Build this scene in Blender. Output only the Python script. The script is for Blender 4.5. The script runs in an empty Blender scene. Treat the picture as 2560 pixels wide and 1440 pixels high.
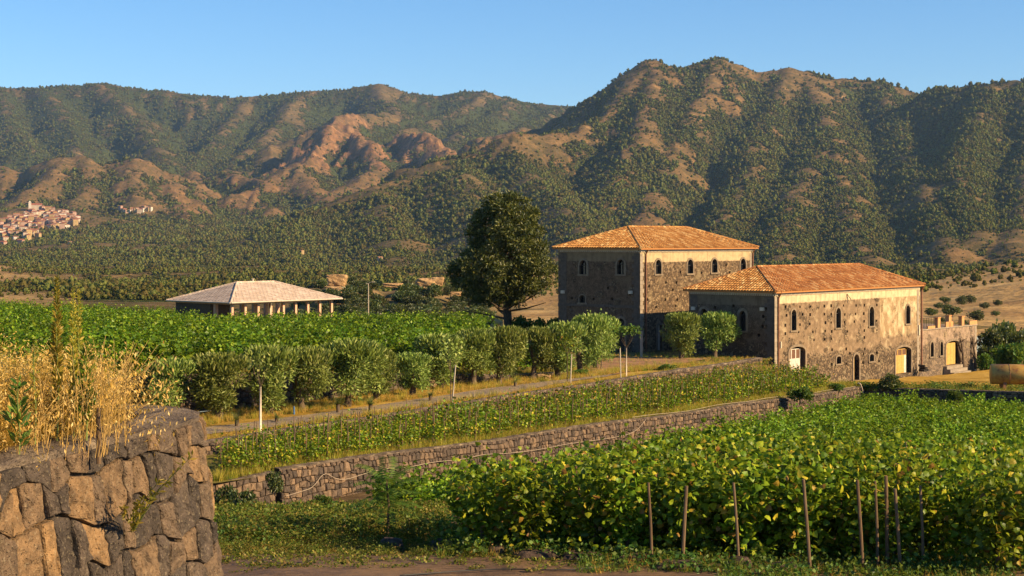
import bpy, math, random
import numpy as np
from mathutils import Vector, Matrix

random.seed(7)
RNG = np.random.default_rng(11)
SC = bpy.context.scene
COL = SC.collection
EYE = 10.0                    # eye height above the scene's zero level
F = 4000.0                    # focal length in pixels of the 2560 px wide photograph
CX, HY = 1280.0, 600.0        # principal column, horizon row

# ------------------------------------------------------------------ camera
cam_d = bpy.data.cameras.new('camera')
cam = bpy.data.objects.new('camera', cam_d)
COL.objects.link(cam)
cam.location = (0, 0, EYE)
cam.rotation_euler = (math.radians(90), 0, 0)
cam_d.sensor_width = 36.0
cam_d.lens = F / 2560 * 36.0
cam_d.shift_y = -(720 - HY) / 2560
cam_d.clip_start = 0.2
cam_d.clip_end = 40000
SC.camera = cam

# ------------------------------------------------------------------ sky, sun, exposure
SUN_EL = math.radians(27)
SUN_AZ = math.atan2(0.93, -0.36)       # from +Y towards +X
SUN_DIR = Vector((math.sin(SUN_AZ) * math.cos(SUN_EL), math.cos(SUN_AZ) * math.cos(SUN_EL), math.sin(SUN_EL)))
world = bpy.data.worlds.new('World')
SC.world = world
world.use_nodes = True
wn = world.node_tree
bg = wn.nodes['Background']
sky = wn.nodes.new('ShaderNodeTexSky')
sky.sky_type = 'NISHITA'
sky.sun_disc = False
sky.sun_elevation = SUN_EL
sky.sun_rotation = SUN_AZ
sky.altitude = 1500
sky.air_density = 1.15
sky.dust_density = 0.0
sky.ozone_density = 6.0
hsv = wn.nodes.new('ShaderNodeHueSaturation')
hsv.inputs['Saturation'].default_value = 1.10
wn.links.new(sky.outputs[0], hsv.inputs['Color'])
wn.links.new(hsv.outputs[0], bg.inputs[0])
bg.inputs[1].default_value = 0.076
sun_d = bpy.data.lights.new('sun', 'SUN')
sun_d.energy = 4.9
sun_d.angle = math.radians(0.55)
sun_d.color = (1.0, 0.755, 0.44)
sun = bpy.data.objects.new('sun', sun_d)
COL.objects.link(sun)
sun.location = (60, -20, 60)
sun.rotation_euler = SUN_DIR.to_track_quat('Z', 'Y').to_euler()
SC.view_settings.view_transform = 'Standard'
SC.view_settings.look = 'None'
SC.view_settings.exposure = 1.1
SC.view_settings.gamma = 1.0
SC.render.engine = 'CYCLES'
SC.cycles.use_denoising = True
SC.cycles.max_bounces = 6
SC.cycles.diffuse_bounces = 2
SC.cycles.transmission_bounces = 3
SC.cycles.volume_bounces = 0
SC.cycles.transparent_max_bounces = 6

# ------------------------------------------------------------------ helpers
def P(px, py, d):
    """world point seen at photo pixel (px, py) at distance d along the view axis"""
    return Vector(((px - CX) / F * d, d, EYE - (py - HY) / F * d))

def PX(px, d):
    return (px - CX) / F * d

def tag(o, label=None, cat=None, group=None, kind=None):
    if label: o['label'] = label
    if cat: o['category'] = cat
    if group: o['group'] = group
    if kind: o['kind'] = kind
    return o

def np_mesh(name, V, T, mats=None, midx=None, smooth=False):
    """triangle / quad mesh from arrays; T is (n,3) or (n,4)"""
    V = np.asarray(V, dtype=np.float32); T = np.asarray(T, dtype=np.int32)
    me = bpy.data.meshes.new(name)
    n, k = T.shape
    me.vertices.add(len(V)); me.vertices.foreach_set('co', V.ravel())
    me.loops.add(n * k); me.loops.foreach_set('vertex_index', T.ravel())
    me.polygons.add(n)
    me.polygons.foreach_set('loop_start', np.arange(0, n * k, k, dtype=np.int32))
    me.polygons.foreach_set('loop_total', np.full(n, k, dtype=np.int32))
    if midx is not None: me.polygons.foreach_set('material_index', np.asarray(midx, dtype=np.int32))
    me.polygons.foreach_set('use_smooth', np.full(n, bool(smooth)))
    for m in (mats or []): me.materials.append(m)
    me.update(calc_edges=True)
    return me

class MB:
    """collects primitives into one mesh"""
    def __init__(s): s.v = []; s.f = []; s.m = []
    def add(s, vs, fs, mi=0, M=None):
        o = len(s.v)
        for v in vs:
            v = Vector(v)
            s.v.append(tuple(M @ v) if M is not None else tuple(v))
        for f in fs: s.f.append(tuple(i + o for i in f)); s.m.append(mi)
    def box(s, a, b, mi=0, M=None):
        x0, y0, z0 = a; x1, y1, z1 = b
        s.add([(x0,y0,z0),(x1,y0,z0),(x1,y1,z0),(x0,y1,z0),(x0,y0,z1),(x1,y0,z1),(x1,y1,z1),(x0,y1,z1)],
              [(0,3,2,1),(4,5,6,7),(0,1,5,4),(1,2,6,5),(2,3,7,6),(3,0,4,7)], mi, M)
    def tube(s, pts, rad, n=8, mi=0, cap=True):
        pts = [Vector(p) for p in pts]
        if not hasattr(rad, '__len__'): rad = [rad] * len(pts)
        o = len(s.v); up = Vector((0.13, 0.31, 0.94))
        for i, p in enumerate(pts):
            t = (pts[min(i+1, len(pts)-1)] - pts[max(i-1, 0)]).normalized()
            a = t.cross(up)
            if a.length < 0.1: a = t.cross(Vector((1, 0, 0)))
            a.normalize(); b = t.cross(a)
            for k in range(n):
                th = 2 * math.pi * k / n
                s.v.append(tuple(p + (a * math.cos(th) + b * math.sin(th)) * rad[i]))
        for i in range(len(pts) - 1):
            for k in range(n):
                k2 = (k + 1) % n
                s.f.append((o+i*n+k, o+i*n+k2, o+(i+1)*n+k2, o+(i+1)*n+k)); s.m.append(mi)
        if cap:
            s.f.append(tuple(o + k for k in range(n))); s.m.append(mi)
            e = o + (len(pts) - 1) * n
            s.f.append(tuple(e + k for k in reversed(range(n)))); s.m.append(mi)
    def mesh(s, name, mats, smooth=False):
        me = bpy.data.meshes.new(name)
        me.from_pydata(s.v, [], s.f)
        for m in (mats if isinstance(mats, (list, tuple)) else [mats]): me.materials.append(m)
        me.polygons.foreach_set('material_index', s.m)
        if smooth: me.polygons.foreach_set('use_smooth', [True] * len(s.f))
        me.update()
        return me

def obj(name, me, parent=None, loc=(0, 0, 0), rz=0.0, sc=1.0, kind=None):
    o = bpy.data.objects.new(name, me)
    COL.objects.link(o)
    o.location = loc; o.rotation_euler = (0, 0, rz)
    o.scale = (sc, sc, sc) if not hasattr(sc, '__len__') else sc
    if parent: o.parent = parent
    if kind: o['kind'] = kind
    return o

def thing(name, label, cat, loc=(0, 0, 0), rz=0.0, group=None, sc=1.0):
    o = bpy.data.objects.new(name, None)
    COL.objects.link(o)
    o.empty_display_size = 0.3
    o.location = loc; o.rotation_euler = (0, 0, rz); o.scale = (sc, sc, sc)
    return tag(o, label, cat, group)

# numpy value noise
def _h(ix, iy, s):
    n = (ix.astype(np.int64) * 374761393 + iy.astype(np.int64) * 668265263 + s * 974634221) & 0x7fffffff
    n = ((n ^ (n >> 13)) * 1274126177) & 0x7fffffff
    n = ((n ^ (n >> 16)) * 60493) & 0x7fffffff
    return (n & 0xffff) / 65535.0
def vnoise(x, y, s=0):
    x = np.asarray(x, float); y = np.asarray(y, float)
    ix = np.floor(x); iy = np.floor(y); fx = x - ix; fy = y - iy
    fx = fx*fx*fx*(fx*(fx*6-15)+10); fy = fy*fy*fy*(fy*(fy*6-15)+10)
    a = _h(ix, iy, s); b = _h(ix+1, iy, s); c = _h(ix, iy+1, s); d = _h(ix+1, iy+1, s)
    return (a*(1-fx)+b*fx)*(1-fy) + (c*(1-fx)+d*fx)*fy
def fbm(x, y, o=4, s=0, g=0.5):
    r = 0; a = 1; t = 0
    for i in range(o):
        r = r + a * vnoise(x * 2**i + 17.3*i, y * 2**i + 5.1*i, s + i); t += a; a *= g
    return r / t
def ridged(x, y, o=4, s=0, g=0.55):
    r = 0; a = 1; t = 0
    for i in range(o):
        r = r + a * (1 - np.abs(2*vnoise(x * 2**i + 9.7*i, y * 2**i + 3.3*i, s + i) - 1)); t += a; a *= g
    return r / t
def nz1(x, s=0): return float(vnoise(np.array([x]), np.array([0.37]), s)[0])

# ------------------------------------------------------------------ material helpers
class NT:
    def __init__(s, name, rough=0.9, spec=0.15):
        s.m = bpy.data.materials.new(name); s.m.use_nodes = True
        s.nt = s.m.node_tree; s.b = s.nt.nodes['Principled BSDF']; s.out = s.nt.nodes['Material Output']
        s.b.inputs['Roughness'].default_value = rough
        s.b.inputs['Specular IOR Level'].default_value = spec
        s._tc = None
    def n(s, t, **kw):
        nd = s.nt.nodes.new(t)
        for k, v in kw.items(): setattr(nd, k, v)
        return nd
    def put(s, sock, val):
        if isinstance(val, bpy.types.NodeSocket): s.nt.links.new(val, sock)
        elif val is not None: sock.default_value = val
    def coord(s, kind='Object'):
        if s._tc is None: s._tc = s.n('ShaderNodeTexCoord')
        return s._tc.outputs[kind]
    def pos(s): return s.n('ShaderNodeNewGeometry').outputs['Position']
    def island(s): return s.n('ShaderNodeNewGeometry').outputs['Random Per Island']
    def orand(s): return s.n('ShaderNodeObjectInfo').outputs['Random']
    def attr(s, name): return s.n('ShaderNodeAttribute', attribute_name=name).outputs['Fac']
    def noise(s, scale, vec=None, detail=4, rough=0.55, dist=0.0):
        nd = s.n('ShaderNodeTexNoise'); s.put(nd.inputs['Vector'], vec)
        nd.inputs['Scale'].default_value = scale; nd.inputs['Detail'].default_value = detail
        nd.inputs['Roughness'].default_value = rough; nd.inputs['Distortion'].default_value = dist
        return nd.outputs['Fac']
    def voro(s, scale, vec=None, feat='F1', out='Color'):
        nd = s.n('ShaderNodeTexVoronoi', feature=feat); s.put(nd.inputs['Vector'], vec)
        nd.inputs['Scale'].default_value = scale
        return nd.outputs[out]
    def math(s, op, a, b=None, clamp=False):
        nd = s.n('ShaderNodeMath', operation=op, use_clamp=clamp); s.put(nd.inputs[0], a); s.put(nd.inputs[1], b)
        return nd.outputs[0]
    def map(s, v, a, b, c=0.0, d=1.0):
        nd = s.n('ShaderNodeMapRange'); s.put(nd.inputs[0], v)
        for i, q in enumerate((a, b, c, d)): s.put(nd.inputs[i+1], q)
        return nd.outputs[0]
    def xyz(s, v):
        nd = s.n('ShaderNodeSeparateXYZ'); s.put(nd.inputs[0], v); return nd.outputs
    def vmul(s, v, k):
        nd = s.n('ShaderNodeVectorMath', operation='MULTIPLY'); s.put(nd.inputs[0], v); nd.inputs[1].default_value = k
        return nd.outputs[0]
    def vadd(s, v, k):
        nd = s.n('ShaderNodeVectorMath', operation='ADD'); s.put(nd.inputs[0], v); s.put(nd.inputs[1], k)
        return nd.outputs[0]
    def ramp(s, v, stops, interp='LINEAR'):
        nd = s.n('ShaderNodeValToRGB'); s.put(nd.inputs[0], v); e = nd.color_ramp.elements
        nd.color_ramp.interpolation = interp
        while len(e) < len(stops): e.new(0.5)
        for i, (p, c) in enumerate(stops):
            e[i].position = p; e[i].color = (*c, 1) if len(c) == 3 else c
        return nd.outputs['Color']
    def mix(s, f, a, b, mode='MIX'):
        nd = s.n('ShaderNodeMix', data_type='RGBA', blend_type=mode)
        s.put(nd.inputs[0], f)
        for i, q in ((6, a), (7, b)):
            if isinstance(q, tuple) and len(q) == 3: q = (*q, 1)
            s.put(nd.inputs[i], q)
        return nd.outputs[2]
    def color(s, c):
        if isinstance(c, tuple) and len(c) == 3: c = (*c, 1)
        s.put(s.b.inputs['Base Color'], c); return s
    def bump(s, h, strength=0.5, dist=0.1):
        nd = s.n('ShaderNodeBump'); s.put(nd.inputs['Height'], h)
        nd.inputs['Strength'].default_value = strength; nd.inputs['Distance'].default_value = dist
        s.put(s.b.inputs['Normal'], nd.outputs[0]); return s

def leaf_mat(name, stops, trans=0.35, hue=0.0, gloss=0.12):
    """two-sided foliage; colour per leaf and a little per plant"""
    s = NT(name)
    c = s.ramp(s.island(), stops)
    if hue:
        hs = s.n('ShaderNodeHueSaturation'); s.put(hs.inputs['Color'], c)
        s.put(hs.inputs['Hue'], s.map(s.orand(), 0, 1, 0.5 - hue, 0.5 + hue))
        s.put(hs.inputs['Value'], s.map(s.orand(), 0, 1, 0.72, 1.3))
        c = hs.outputs[0]
    d = s.n('ShaderNodeBsdfDiffuse'); t = s.n('ShaderNodeBsdfTranslucent')
    s.put(d.inputs[0], c)
    tc = s.mix(0.35, c, (0.30, 0.34, 0.02)); s.put(t.inputs[0], tc)
    m1 = s.n('ShaderNodeMixShader'); m1.inputs[0].default_value = trans
    s.nt.links.new(d.outputs[0], m1.inputs[1]); s.nt.links.new(t.outputs[0], m1.inputs[2])
    last = m1
    if gloss:
        g = s.n('ShaderNodeBsdfGlossy'); g.inputs['Roughness'].default_value = 0.45
        m2 = s.n('ShaderNodeMixShader'); m2.inputs[0].default_value = gloss * 0.3
        s.nt.links.new(m1.outputs[0], m2.inputs[1]); s.nt.links.new(g.outputs[0], m2.inputs[2]); last = m2
    s.nt.links.new(last.outputs[0], s.out.inputs[0])
    return s.m

# ------------------------------------------------------------------ leaf geometry
LEAF_VINE = (np.array([(0,.35,.06),(0,-.05,0),(.5,.1,-.05),(.40,.52,-.02),(0,1,-.08),(-.40,.52,-.02),(-.5,.1,-.05)], float),
             np.array([(0,1,2),(0,2,3),(0,3,4),(0,4,5),(0,5,6),(0,6,1)]))
LEAF_DIA = (np.array([(0,0,0),(.42,.45,.08),(0,1,0),(-.42,.45,.08)], float), np.array([(0,1,2),(0,2,3)]))
LEAF_NAR = (np.array([(0,0,0),(.16,.5,.03),(0,1,0),(-.16,.5,.03)], float), np.array([(0,1,2),(0,2,3)]))

def frames(d, up_bias=None, roll=None, rng=RNG):
    """(n,3,3) frames whose Y axis is d and whose Z axis is a random normal (biased towards up_bias)"""
    n = len(d)
    d = d / np.maximum(np.linalg.norm(d, axis=1, keepdims=True), 1e-6)
    r = rng.normal(size=(n, 3))
    if up_bias is not None: r = r + up_bias
    x = np.cross(d, r); x /= np.maximum(np.linalg.norm(x, axis=1, keepdims=True), 1e-6)
    z = np.cross(x, d)
    return np.stack([x, d, z], axis=2)

def replicate(tmpl, pos, fr, sc):
    V, T = tmpl
    k = len(V); n = len(pos)
    sc = np.asarray(sc, float)
    L = V[None] * (sc.reshape(n, 1, -1) if sc.ndim > 1 else sc.reshape(n, 1, 1))
    W = np.einsum('nij,nkj->nki', fr, L) + pos[:, None, :]
    TT = T[None] + (np.arange(n) * k)[:, None, None]
    return W.reshape(-1, 3), TT.reshape(-1, T.shape[1])

def join_np(parts):
    Vs = []; Ts = []; Ms = []; o = 0
    for V, T, mi in parts:
        Vs.append(V); Ts.append(T + o); Ms.append(np.full(len(T), mi)); o += len(V)
    return np.concatenate(Vs), np.concatenate(Ts), np.concatenate(Ms)

def tri_tube(pts, rad, n=6):
    mb = MB(); mb.tube(pts, rad, n, cap=False)
    V = np.array(mb.v); T = []
    for a, b, c, d in mb.f: T += [(a, b, c), (a, c, d)]
    return V, np.array(T)

# geometry-nodes scatter (one object of 'stuff'): instances of source meshes on stored points
def scatter(name, pts, rot, scl, var, sources, label, cat):
    me = bpy.data.meshes.new(name)
    pts = np.asarray(pts, dtype=np.float32)
    me.vertices.add(len(pts)); me.vertices.foreach_set('co', pts.ravel())
    for an, data, ty in (('rot', rot, 'FLOAT'), ('scl', scl, 'FLOAT'), ('var', var, 'INT')):
        a = me.attributes.new(an, ty, 'POINT'); a.data.foreach_set('value', np.asarray(data, dtype=np.float32 if ty == 'FLOAT' else np.int32))
    o = obj(name, me, kind='stuff'); tag(o, label, cat)
    ng = bpy.data.node_groups.new(name + '_nodes', 'GeometryNodeTree')
    ng.interface.new_socket('Geometry', in_out='INPUT', socket_type='NodeSocketGeometry')
    ng.interface.new_socket('Geometry', in_out='OUTPUT', socket_type='NodeSocketGeometry')
    gi = ng.nodes.new('NodeGroupInput'); go = ng.nodes.new('NodeGroupOutput')
    jn = ng.nodes.new('GeometryNodeJoinGeometry')
    def na(nm, ty):
        q = ng.nodes.new('GeometryNodeInputNamedAttribute'); q.data_type = ty; q.inputs[0].default_value = nm
        return [s for s in q.outputs if s.enabled][0]
    r = na('rot', 'FLOAT'); sc = na('scl', 'FLOAT'); v = na('var', 'INT')
    cx = ng.nodes.new('ShaderNodeCombineXYZ'); ng.links.new(r, cx.inputs[2])
    for i, src in enumerate(sources):
        oi = ng.nodes.new('GeometryNodeObjectInfo'); oi.inputs['Object'].default_value = src; oi.transform_space = 'ORIGINAL'
        oi.inputs['As Instance'].default_value = True
        cmp_ = ng.nodes.new('FunctionNodeCompare'); cmp_.data_type = 'INT'; cmp_.operation = 'EQUAL'
        ints = [s for s in cmp_.inputs if s.type == 'INT']
        ng.links.new(v, ints[0]); ints[1].default_value = i
        ip = ng.nodes.new('GeometryNodeInstanceOnPoints')
        ng.links.new(gi.outputs[0], ip.inputs['Points']); ng.links.new(cmp_.outputs[0], ip.inputs['Selection'])
        ng.links.new(oi.outputs['Geometry'], ip.inputs['Instance'])
        ng.links.new(cx.outputs[0], ip.inputs['Rotation']); ng.links.new(sc, ip.inputs['Scale'])
        ng.links.new(ip.outputs[0], jn.inputs[0])
    ng.links.new(jn.outputs[0], go.inputs[0])
    md = o.modifiers.new('scatter', 'NODES'); md.node_group = ng
    return o

def source(name, me):
    return bpy.data.objects.new(name, me)      # lives only as scatter source
# ------------------------------------------------------------------ materials of the far land
def hill_material():
    s = NT('hill_cover', 0.95, 0.05)
    p = s.pos()
    fr = s.attr('forest'); rk = s.attr('rock')
    n1 = s.noise(0.012, p, 6, 0.62); n2 = s.noise(0.06, p, 5, 0.6); n3 = s.noise(0.22, p, 3, 0.6)
    dry = s.ramp(n1, [(0.30, (0.095, 0.064, 0.028)), (0.48, (0.165, 0.102, 0.040)), (0.60, (0.24, 0.148, 0.058)), (0.74, (0.35, 0.24, 0.105))])
    dry = s.mix(s.map(n2, 0.40, 0.58), dry, (0.12, 0.080, 0.028))
    n4 = s.noise(0.028, p, 9, 0.74)
    dry = s.mix(s.map(n4, 0.47, 0.545, 0, .78), dry, (0.070, 0.058, 0.021))
    dry = s.mix(s.map(n3, 0.50, 0.62, 0, .5), dry, (0.075, 0.062, 0.022))
    rock = s.ramp(s.noise(0.05, s.vmul(p, (1, 1, 0.25)), 6, 0.65), [(0.32, (0.10, 0.05, 0.026)), (0.5, (0.28, 0.13, 0.055)), (0.68, (0.42, 0.23, 0.105))])
    dry = s.mix(s.math('MULTIPLY', rk, .9), dry, s.mix(s.map(n4, .46, .56, 0, .6), rock, (0.085, 0.06, 0.03)))
    dry = s.mix(s.math('MULTIPLY', s.attr('field'), .85), dry, s.ramp(s.noise(0.02, p, 6, .6), [(.35, (.26, .15, .060)), (.55, (.40, .255, .10)), (.7, (.50, .34, .15))]))
    grn = s.ramp(n3, [(0.3, (0.034, 0.046, 0.013)), (0.55, (0.066, 0.078, 0.020)), (0.75, (0.11, 0.105, 0.030))])
    f = s.math('ADD', fr, s.math('MULTIPLY', s.math('SUBTRACT', s.math('ADD', s.math('MULTIPLY', n2, 0.55), s.math('MULTIPLY', n3, 0.45)), 0.5), 2.1))
    f = s.map(f, 0.36, 0.64)
    s.color(s.mix(f, dry, grn))
    h = s.math('MULTIPLY', n3, f)
    s.bump(s.math('ADD', h, s.math('MULTIPLY', n2, 0.5)), 1.0, 9.0)
    return s.m

# ------------------------------------------------------------------ far terrain: ridges given as (px, py, distance)
RIDGES = [  # pts, side slope, forest, rock
 # right mountain, summit ridge
 ([(1450,300,3750),(1480,268,3800),(1512,236,3830),(1545,208,3850),(1580,180,3880),(1615,155,3900),(1660,163,3930),(1700,168,3960),(1742,154,4000),(1785,150,4020),(1835,160,4040),(1885,182,4060),(1935,175,4060),(1965,172,4060),(2020,188,4070),(2100,198,4080),(2200,214,4080),(2290,232,4080),(2400,238,4100),(2800,250,4100)], .50, .62, .12),
 ([(2318,240,3650),(2345,228,3560),(2400,219,3520),(2480,214,3480),(2560,210,3440),(2800,215,3400)], .52, .80, .05),
 # its spurs towards us
 ([(1615,158,3900),(1560,240,3650),(1500,300,3450),(1420,330,3300),(1330,338,3200),(1290,340,3150)], .42, .45, .25),
 ([(1640,165,3880),(1625,260,3500),(1600,350,3150),(1560,430,2850),(1500,500,2600)], .44, .45, .25),
 ([(1785,152,4000),(1760,240,3650),(1720,320,3350),(1680,400,3050),(1640,470,2800),(1610,540,2500)], .44, .45, .22),
 ([(1965,175,4040),(1930,250,3720),(1900,330,3380),(1880,400,3060),(1850,480,2720),(1800,560,2350),(1760,620,2100)], .46, .62, .15),
 ([(2010,190,4050),(2050,270,3650),(2080,350,3250),(2100,430,2900),(2120,510,2500),(2150,600,2050),(2180,655,1800)], .42, .50, .18),
 ([(2080,350,3250),(2010,440,2850),(1980,520,2450),(1960,600,2050),(1960,650,1800)], .42, .50, .15),
 ([(2200,216,4060),(2230,300,3550),(2270,380,3100),(2310,450,2700),(2350,540,2250),(2380,620,1850)], .44, .60, .14),
 ([(2480,216,3460),(2440,310,3050),(2400,400,2700),(2420,500,2300),(2450,600,1900)], .50, .78, .08),
 ([(2560,212,3430),(2600,330,2950),(2580,430,2600),(2560,520,2200),(2540,610,1850)], .46, .60, .12),
 # shoulder running down to the left from the right mountain
 ([(1440,325,3500),(1370,338,3450),(1300,345,3350),(1230,375,3250),(1170,398,3150),(1090,418,3050),(1000,452,2950),(900,490,2850),(800,530,2750),(700,572,2600),(640,600,2500)], .34, .38, .15),
 ([(1290,345,3300),(1330,430,2900),(1380,500,2550),(1440,560,2250),(1480,610,1950)], .34, .60, .05),
 ([(1150,405,3100),(1160,440,2850),(1170,500,2550),(1200,560,2250),(1220,630,1850)], .34, .56, .02),
 ([(950,475,2900),(960,540,2550),(980,600,2150),(1000,650,1800)], .32, .52, .05),
 ([(760,550,2700),(730,610,2250),(720,660,1850)], .32, .66, .05),
 # far left range, skyline
 ([(-420,250,6600),(-150,228,6600),(0,219,6600),(110,217,6600),(200,208,6600),(245,206,6600),(300,212,6600),(380,224,6600),(480,234,6600),(560,241,6600),(612,246,6600),(660,236,6600),(760,231,6600),(850,224,6600),(895,213,6600),(940,211,6600),(975,222,6600),(1010,234,6600),(1100,238,6600),(1160,228,6550),(1220,231,6550),(1290,248,6550),(1380,264,6500),(1440,268,6500),(1520,262,6500),(1700,280,6500)], .42, .92, .03),
 ([(100,218,6550),(150,280,6100),(200,340,5650),(180,390,5250)], .42, .80, .02),
 ([(245,208,6550),(330,290,6000),(380,350,5500),(420,410,5000)], .42, .80, .03),
 ([(0,222,6550),(20,300,6000),(60,360,5500)], .42, .80, .02),
 ([(620,248,6550),(560,320,6000),(520,370,5600),(470,420,5100)], .44, .75, .03),
 ([(760,233,6550),(700,300,6000),(650,350,5600),(600,400,5200),(560,440,4900)], .42, .62, .06),
 ([(940,213,6550),(960,250,6200),(990,280,5900),(940,285,5700),(860,290,5450),(840,300,5250)], .42, .55, .08),
 ([(1220,233,6500),(1160,270,6100),(1080,300,5800),(1000,330,5500),(930,345,5200)], .42, .70, .05),
 ([(1290,250,6450),(1250,270,6100),(1190,305,5750),(1140,340,5400),(1110,370,5050)], .44, .86, .02),
 ([(1400,268,6300),(1350,300,5800),(1290,320,5300)], .40, .80, .02),
 # rocky heads in the middle
 ([(880,290,5400),(845,318,5150),(820,335,4950),(790,380,4700),(760,420,4450)], .62, .18, .85),
 ([(860,316,5150),(890,345,4950),(930,375,4700),(950,420,4450)], .60, .20, .80),
 ([(1000,345,5100),(1050,352,4850),(1100,365,4700),(1130,395,4500)], .62, .15, .85),
 ([(1240,350,4300),(1295,333,4200),(1330,338,4150)], .50, .35, .5),
 # tan hills to the left
 ([(-420,400,4300),(-200,430,4200),(0,408,4150),(55,425,4150),(110,402,4150),(150,393,4150),(185,396,4150),(230,418,4150),(290,412,4150),(340,400,4150),(380,420,4150),(430,458,4100),(500,492,4000),(560,525,3900),(610,565,3700),(645,598,3500)], .40, .27, .25),
 ([(150,395,4120),(120,450,3850),(60,500,3600)], .42, .22, .25),
 ([(200,402,4120),(220,460,3850),(200,500,3650)], .42, .30, .2),
 ([(340,402,4120),(320,450,3900),(340,500,3650)], .42, .30, .3),
 ([(430,460,4050),(440,510,3750),(470,550,3500),(520,590,3250)], .42, .28, .45),
 ([(470,425,4600),(520,450,4500),(585,432,4400),(640,455,4250),(660,470,4150)], .45, .40, .35),
 ([(760,405,4450),(735,420,4350),(690,455,4200),(640,485,4050),(580,492,3950)], .42, .27, .4),
 ([(735,420,4350),(780,470,4050),(800,500,3900),(860,490,3900)], .42, .32, .35),
 ([(660,470,4150),(670,520,3850),(655,560,3650)], .45, .27, .5),
 ([(930,430,4300),(870,470,4100),(820,500,3950)], .42, .35, .3),
 # low rounded ground near the village and the valley
 ([(-300,550,3420),(0,536,3420),(50,528,3430),(88,518,3440),(140,522,3430),(194,532,3400),(260,572,3250)], .24, .50, .1),
 ([(-100,620,2600),(60,628,2550),(180,612,2500),(260,650,2300),(290,680,2100)], .22, .42, .2),
 ([(300,560,3300),(350,600,2900),(420,650,2400)], .20, .68, .05),
]
FLOOR_D = [200, 270, 330, 500, 800, 1100, 1500, 1900, 2600, 3400, 4500, 6000, 9500]
FLOOR_Z = [-14, -16, -18, -21, -24, -28, -32, -32, -12, 20, 70, 140, 200]

NC, NR = 600, 500
tanv = np.linspace(-0.47, 0.47, NC)
dv = np.exp(np.linspace(math.log(262.0), math.log(7800.0), NR))
GD, GT = np.meshgrid(dv, tanv, indexing='ij')
GX = GT * GD; GY = GD

def terrain(X, Y):
    sh = X.shape
    X = X.ravel(); Y = Y.ravel()
    wa = np.clip((Y - 900) / 2200, 0, 1)
    wx = (fbm(X/420, Y/420, 3, 31) - .5) * 260 * wa + (fbm(X/110, Y/110, 2, 35) - .5) * 60 * wa
    wy = (fbm(X/420, Y/420, 3, 41) - .5) * 260 * wa + (fbm(X/110, Y/110, 2, 45) - .5) * 60 * wa
    Z0 = np.interp(Y, FLOOR_D, FLOOR_Z) + (fbm(X/160, Y/160, 4, 3) - .5) * np.clip((Y-280)/900, 0, 1) * 16
    tau = np.clip(Y * 0.004, 1.5, 18)
    ex = np.exp(np.zeros_like(Z0)); num = ex.copy(); base = Z0.copy()
    # floor forest share
    ff = 0.50 + 0.0*Z0
    fr = ff.copy(); rk = np.zeros_like(Z0)
    hs = [Z0]; fs = [ff]; rs = [rk]
    crest = np.full_like(Z0, 1e9)
    Xw = X + wx; Yw = Y + wy
    for pts, k, fo, ro in RIDGES:
        if pts[0][0] > 900 and fo < .79: fo = fo - .09
        W = [P(*p) for p in pts]
        if pts[0][2] - pts[-1][2] > 350: k = k * 1.65
        elif k > .3: k = k * 1.25
        best = np.full_like(Z0, -1e9)
        for a, b in zip(W[:-1], W[1:]):
            ax, ay, az = a.x, a.y, a.z - EYE; bx, by, bz = b.x, b.y, b.z - EYE
            dx, dy = bx-ax, by-ay; L2 = dx*dx+dy*dy
            # less warp close to the ridge itself keeps the skyline
            t = np.clip(((X-ax)*dx + (Y-ay)*dy) / L2, 0, 1)
            d0 = np.hypot(X-(ax+t*dx), Y-(ay+t*dy))
            w = np.clip(d0 / 260, 0.12, 1)
            Xq = X + wx*w; Yq = Y + wy*w
            t = np.clip(((Xq-ax)*dx + (Yq-ay)*dy) / L2, 0, 1)
            ds = np.hypot(Xq-(ax+t*dx), Yq-(ay+t*dy))
            h = az + t*(bz-az) - k*(np.sqrt(ds*ds + 400.0) - 20.0)
            best = np.maximum(best, h); crest = np.minimum(crest, d0)
        hs.append(best); fs.append(np.full_like(Z0, fo)); rs.append(np.full_like(Z0, ro))
    Hs = np.stack(hs); mx = Hs.max(0)
    wgt = np.exp((Hs - mx) / tau); sw = wgt.sum(0)
    H = mx + tau * np.log(sw) * 0.5
    fr = (wgt * np.stack(fs)).sum(0) / sw; rk = (wgt * np.stack(rs)).sum(0) / sw
    amp = np.clip((crest - 20) / 260, 0.08, 1) * np.clip((H + 40) / 120, 0, 1) * np.clip((Y - 1200) / 1200, 0, 1)
    vil = np.exp(-(((X + 1010)/330)**2 + ((Y - 3300)/260)**2))
    amp = amp * (1 - .93*np.clip(vil*1.4, 0, 1))
    rg = ridged(Xw/330, Yw/330, 5, 61)
    H = H + (rg - .60) * 250 * amp + (ridged(Xw/130 + 3, Yw/190, 4, 65) - .6) * 75 * amp + (ridged(X/55, Y/75, 4, 71) - .6) * 20 * np.clip((Y-1000)/1500, 0, 1) * np.clip(amp*3, .3, 1)
    gul = ridged(Xw/62, Yw/240, 3, 67)
    H = H - np.clip(.72 - gul, 0, 1) * 85 * amp
    rkn = np.clip(rk * 1.3 - .1, 0, 1) * (ridged(X/60, Y/90, 4, 81) - .5)
    H = H + rkn * 70
    return H.reshape(sh), fr.reshape(sh), rk.reshape(sh), rg.reshape(sh)

HZ, HF, HR, HG = terrain(GX, GY)
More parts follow.
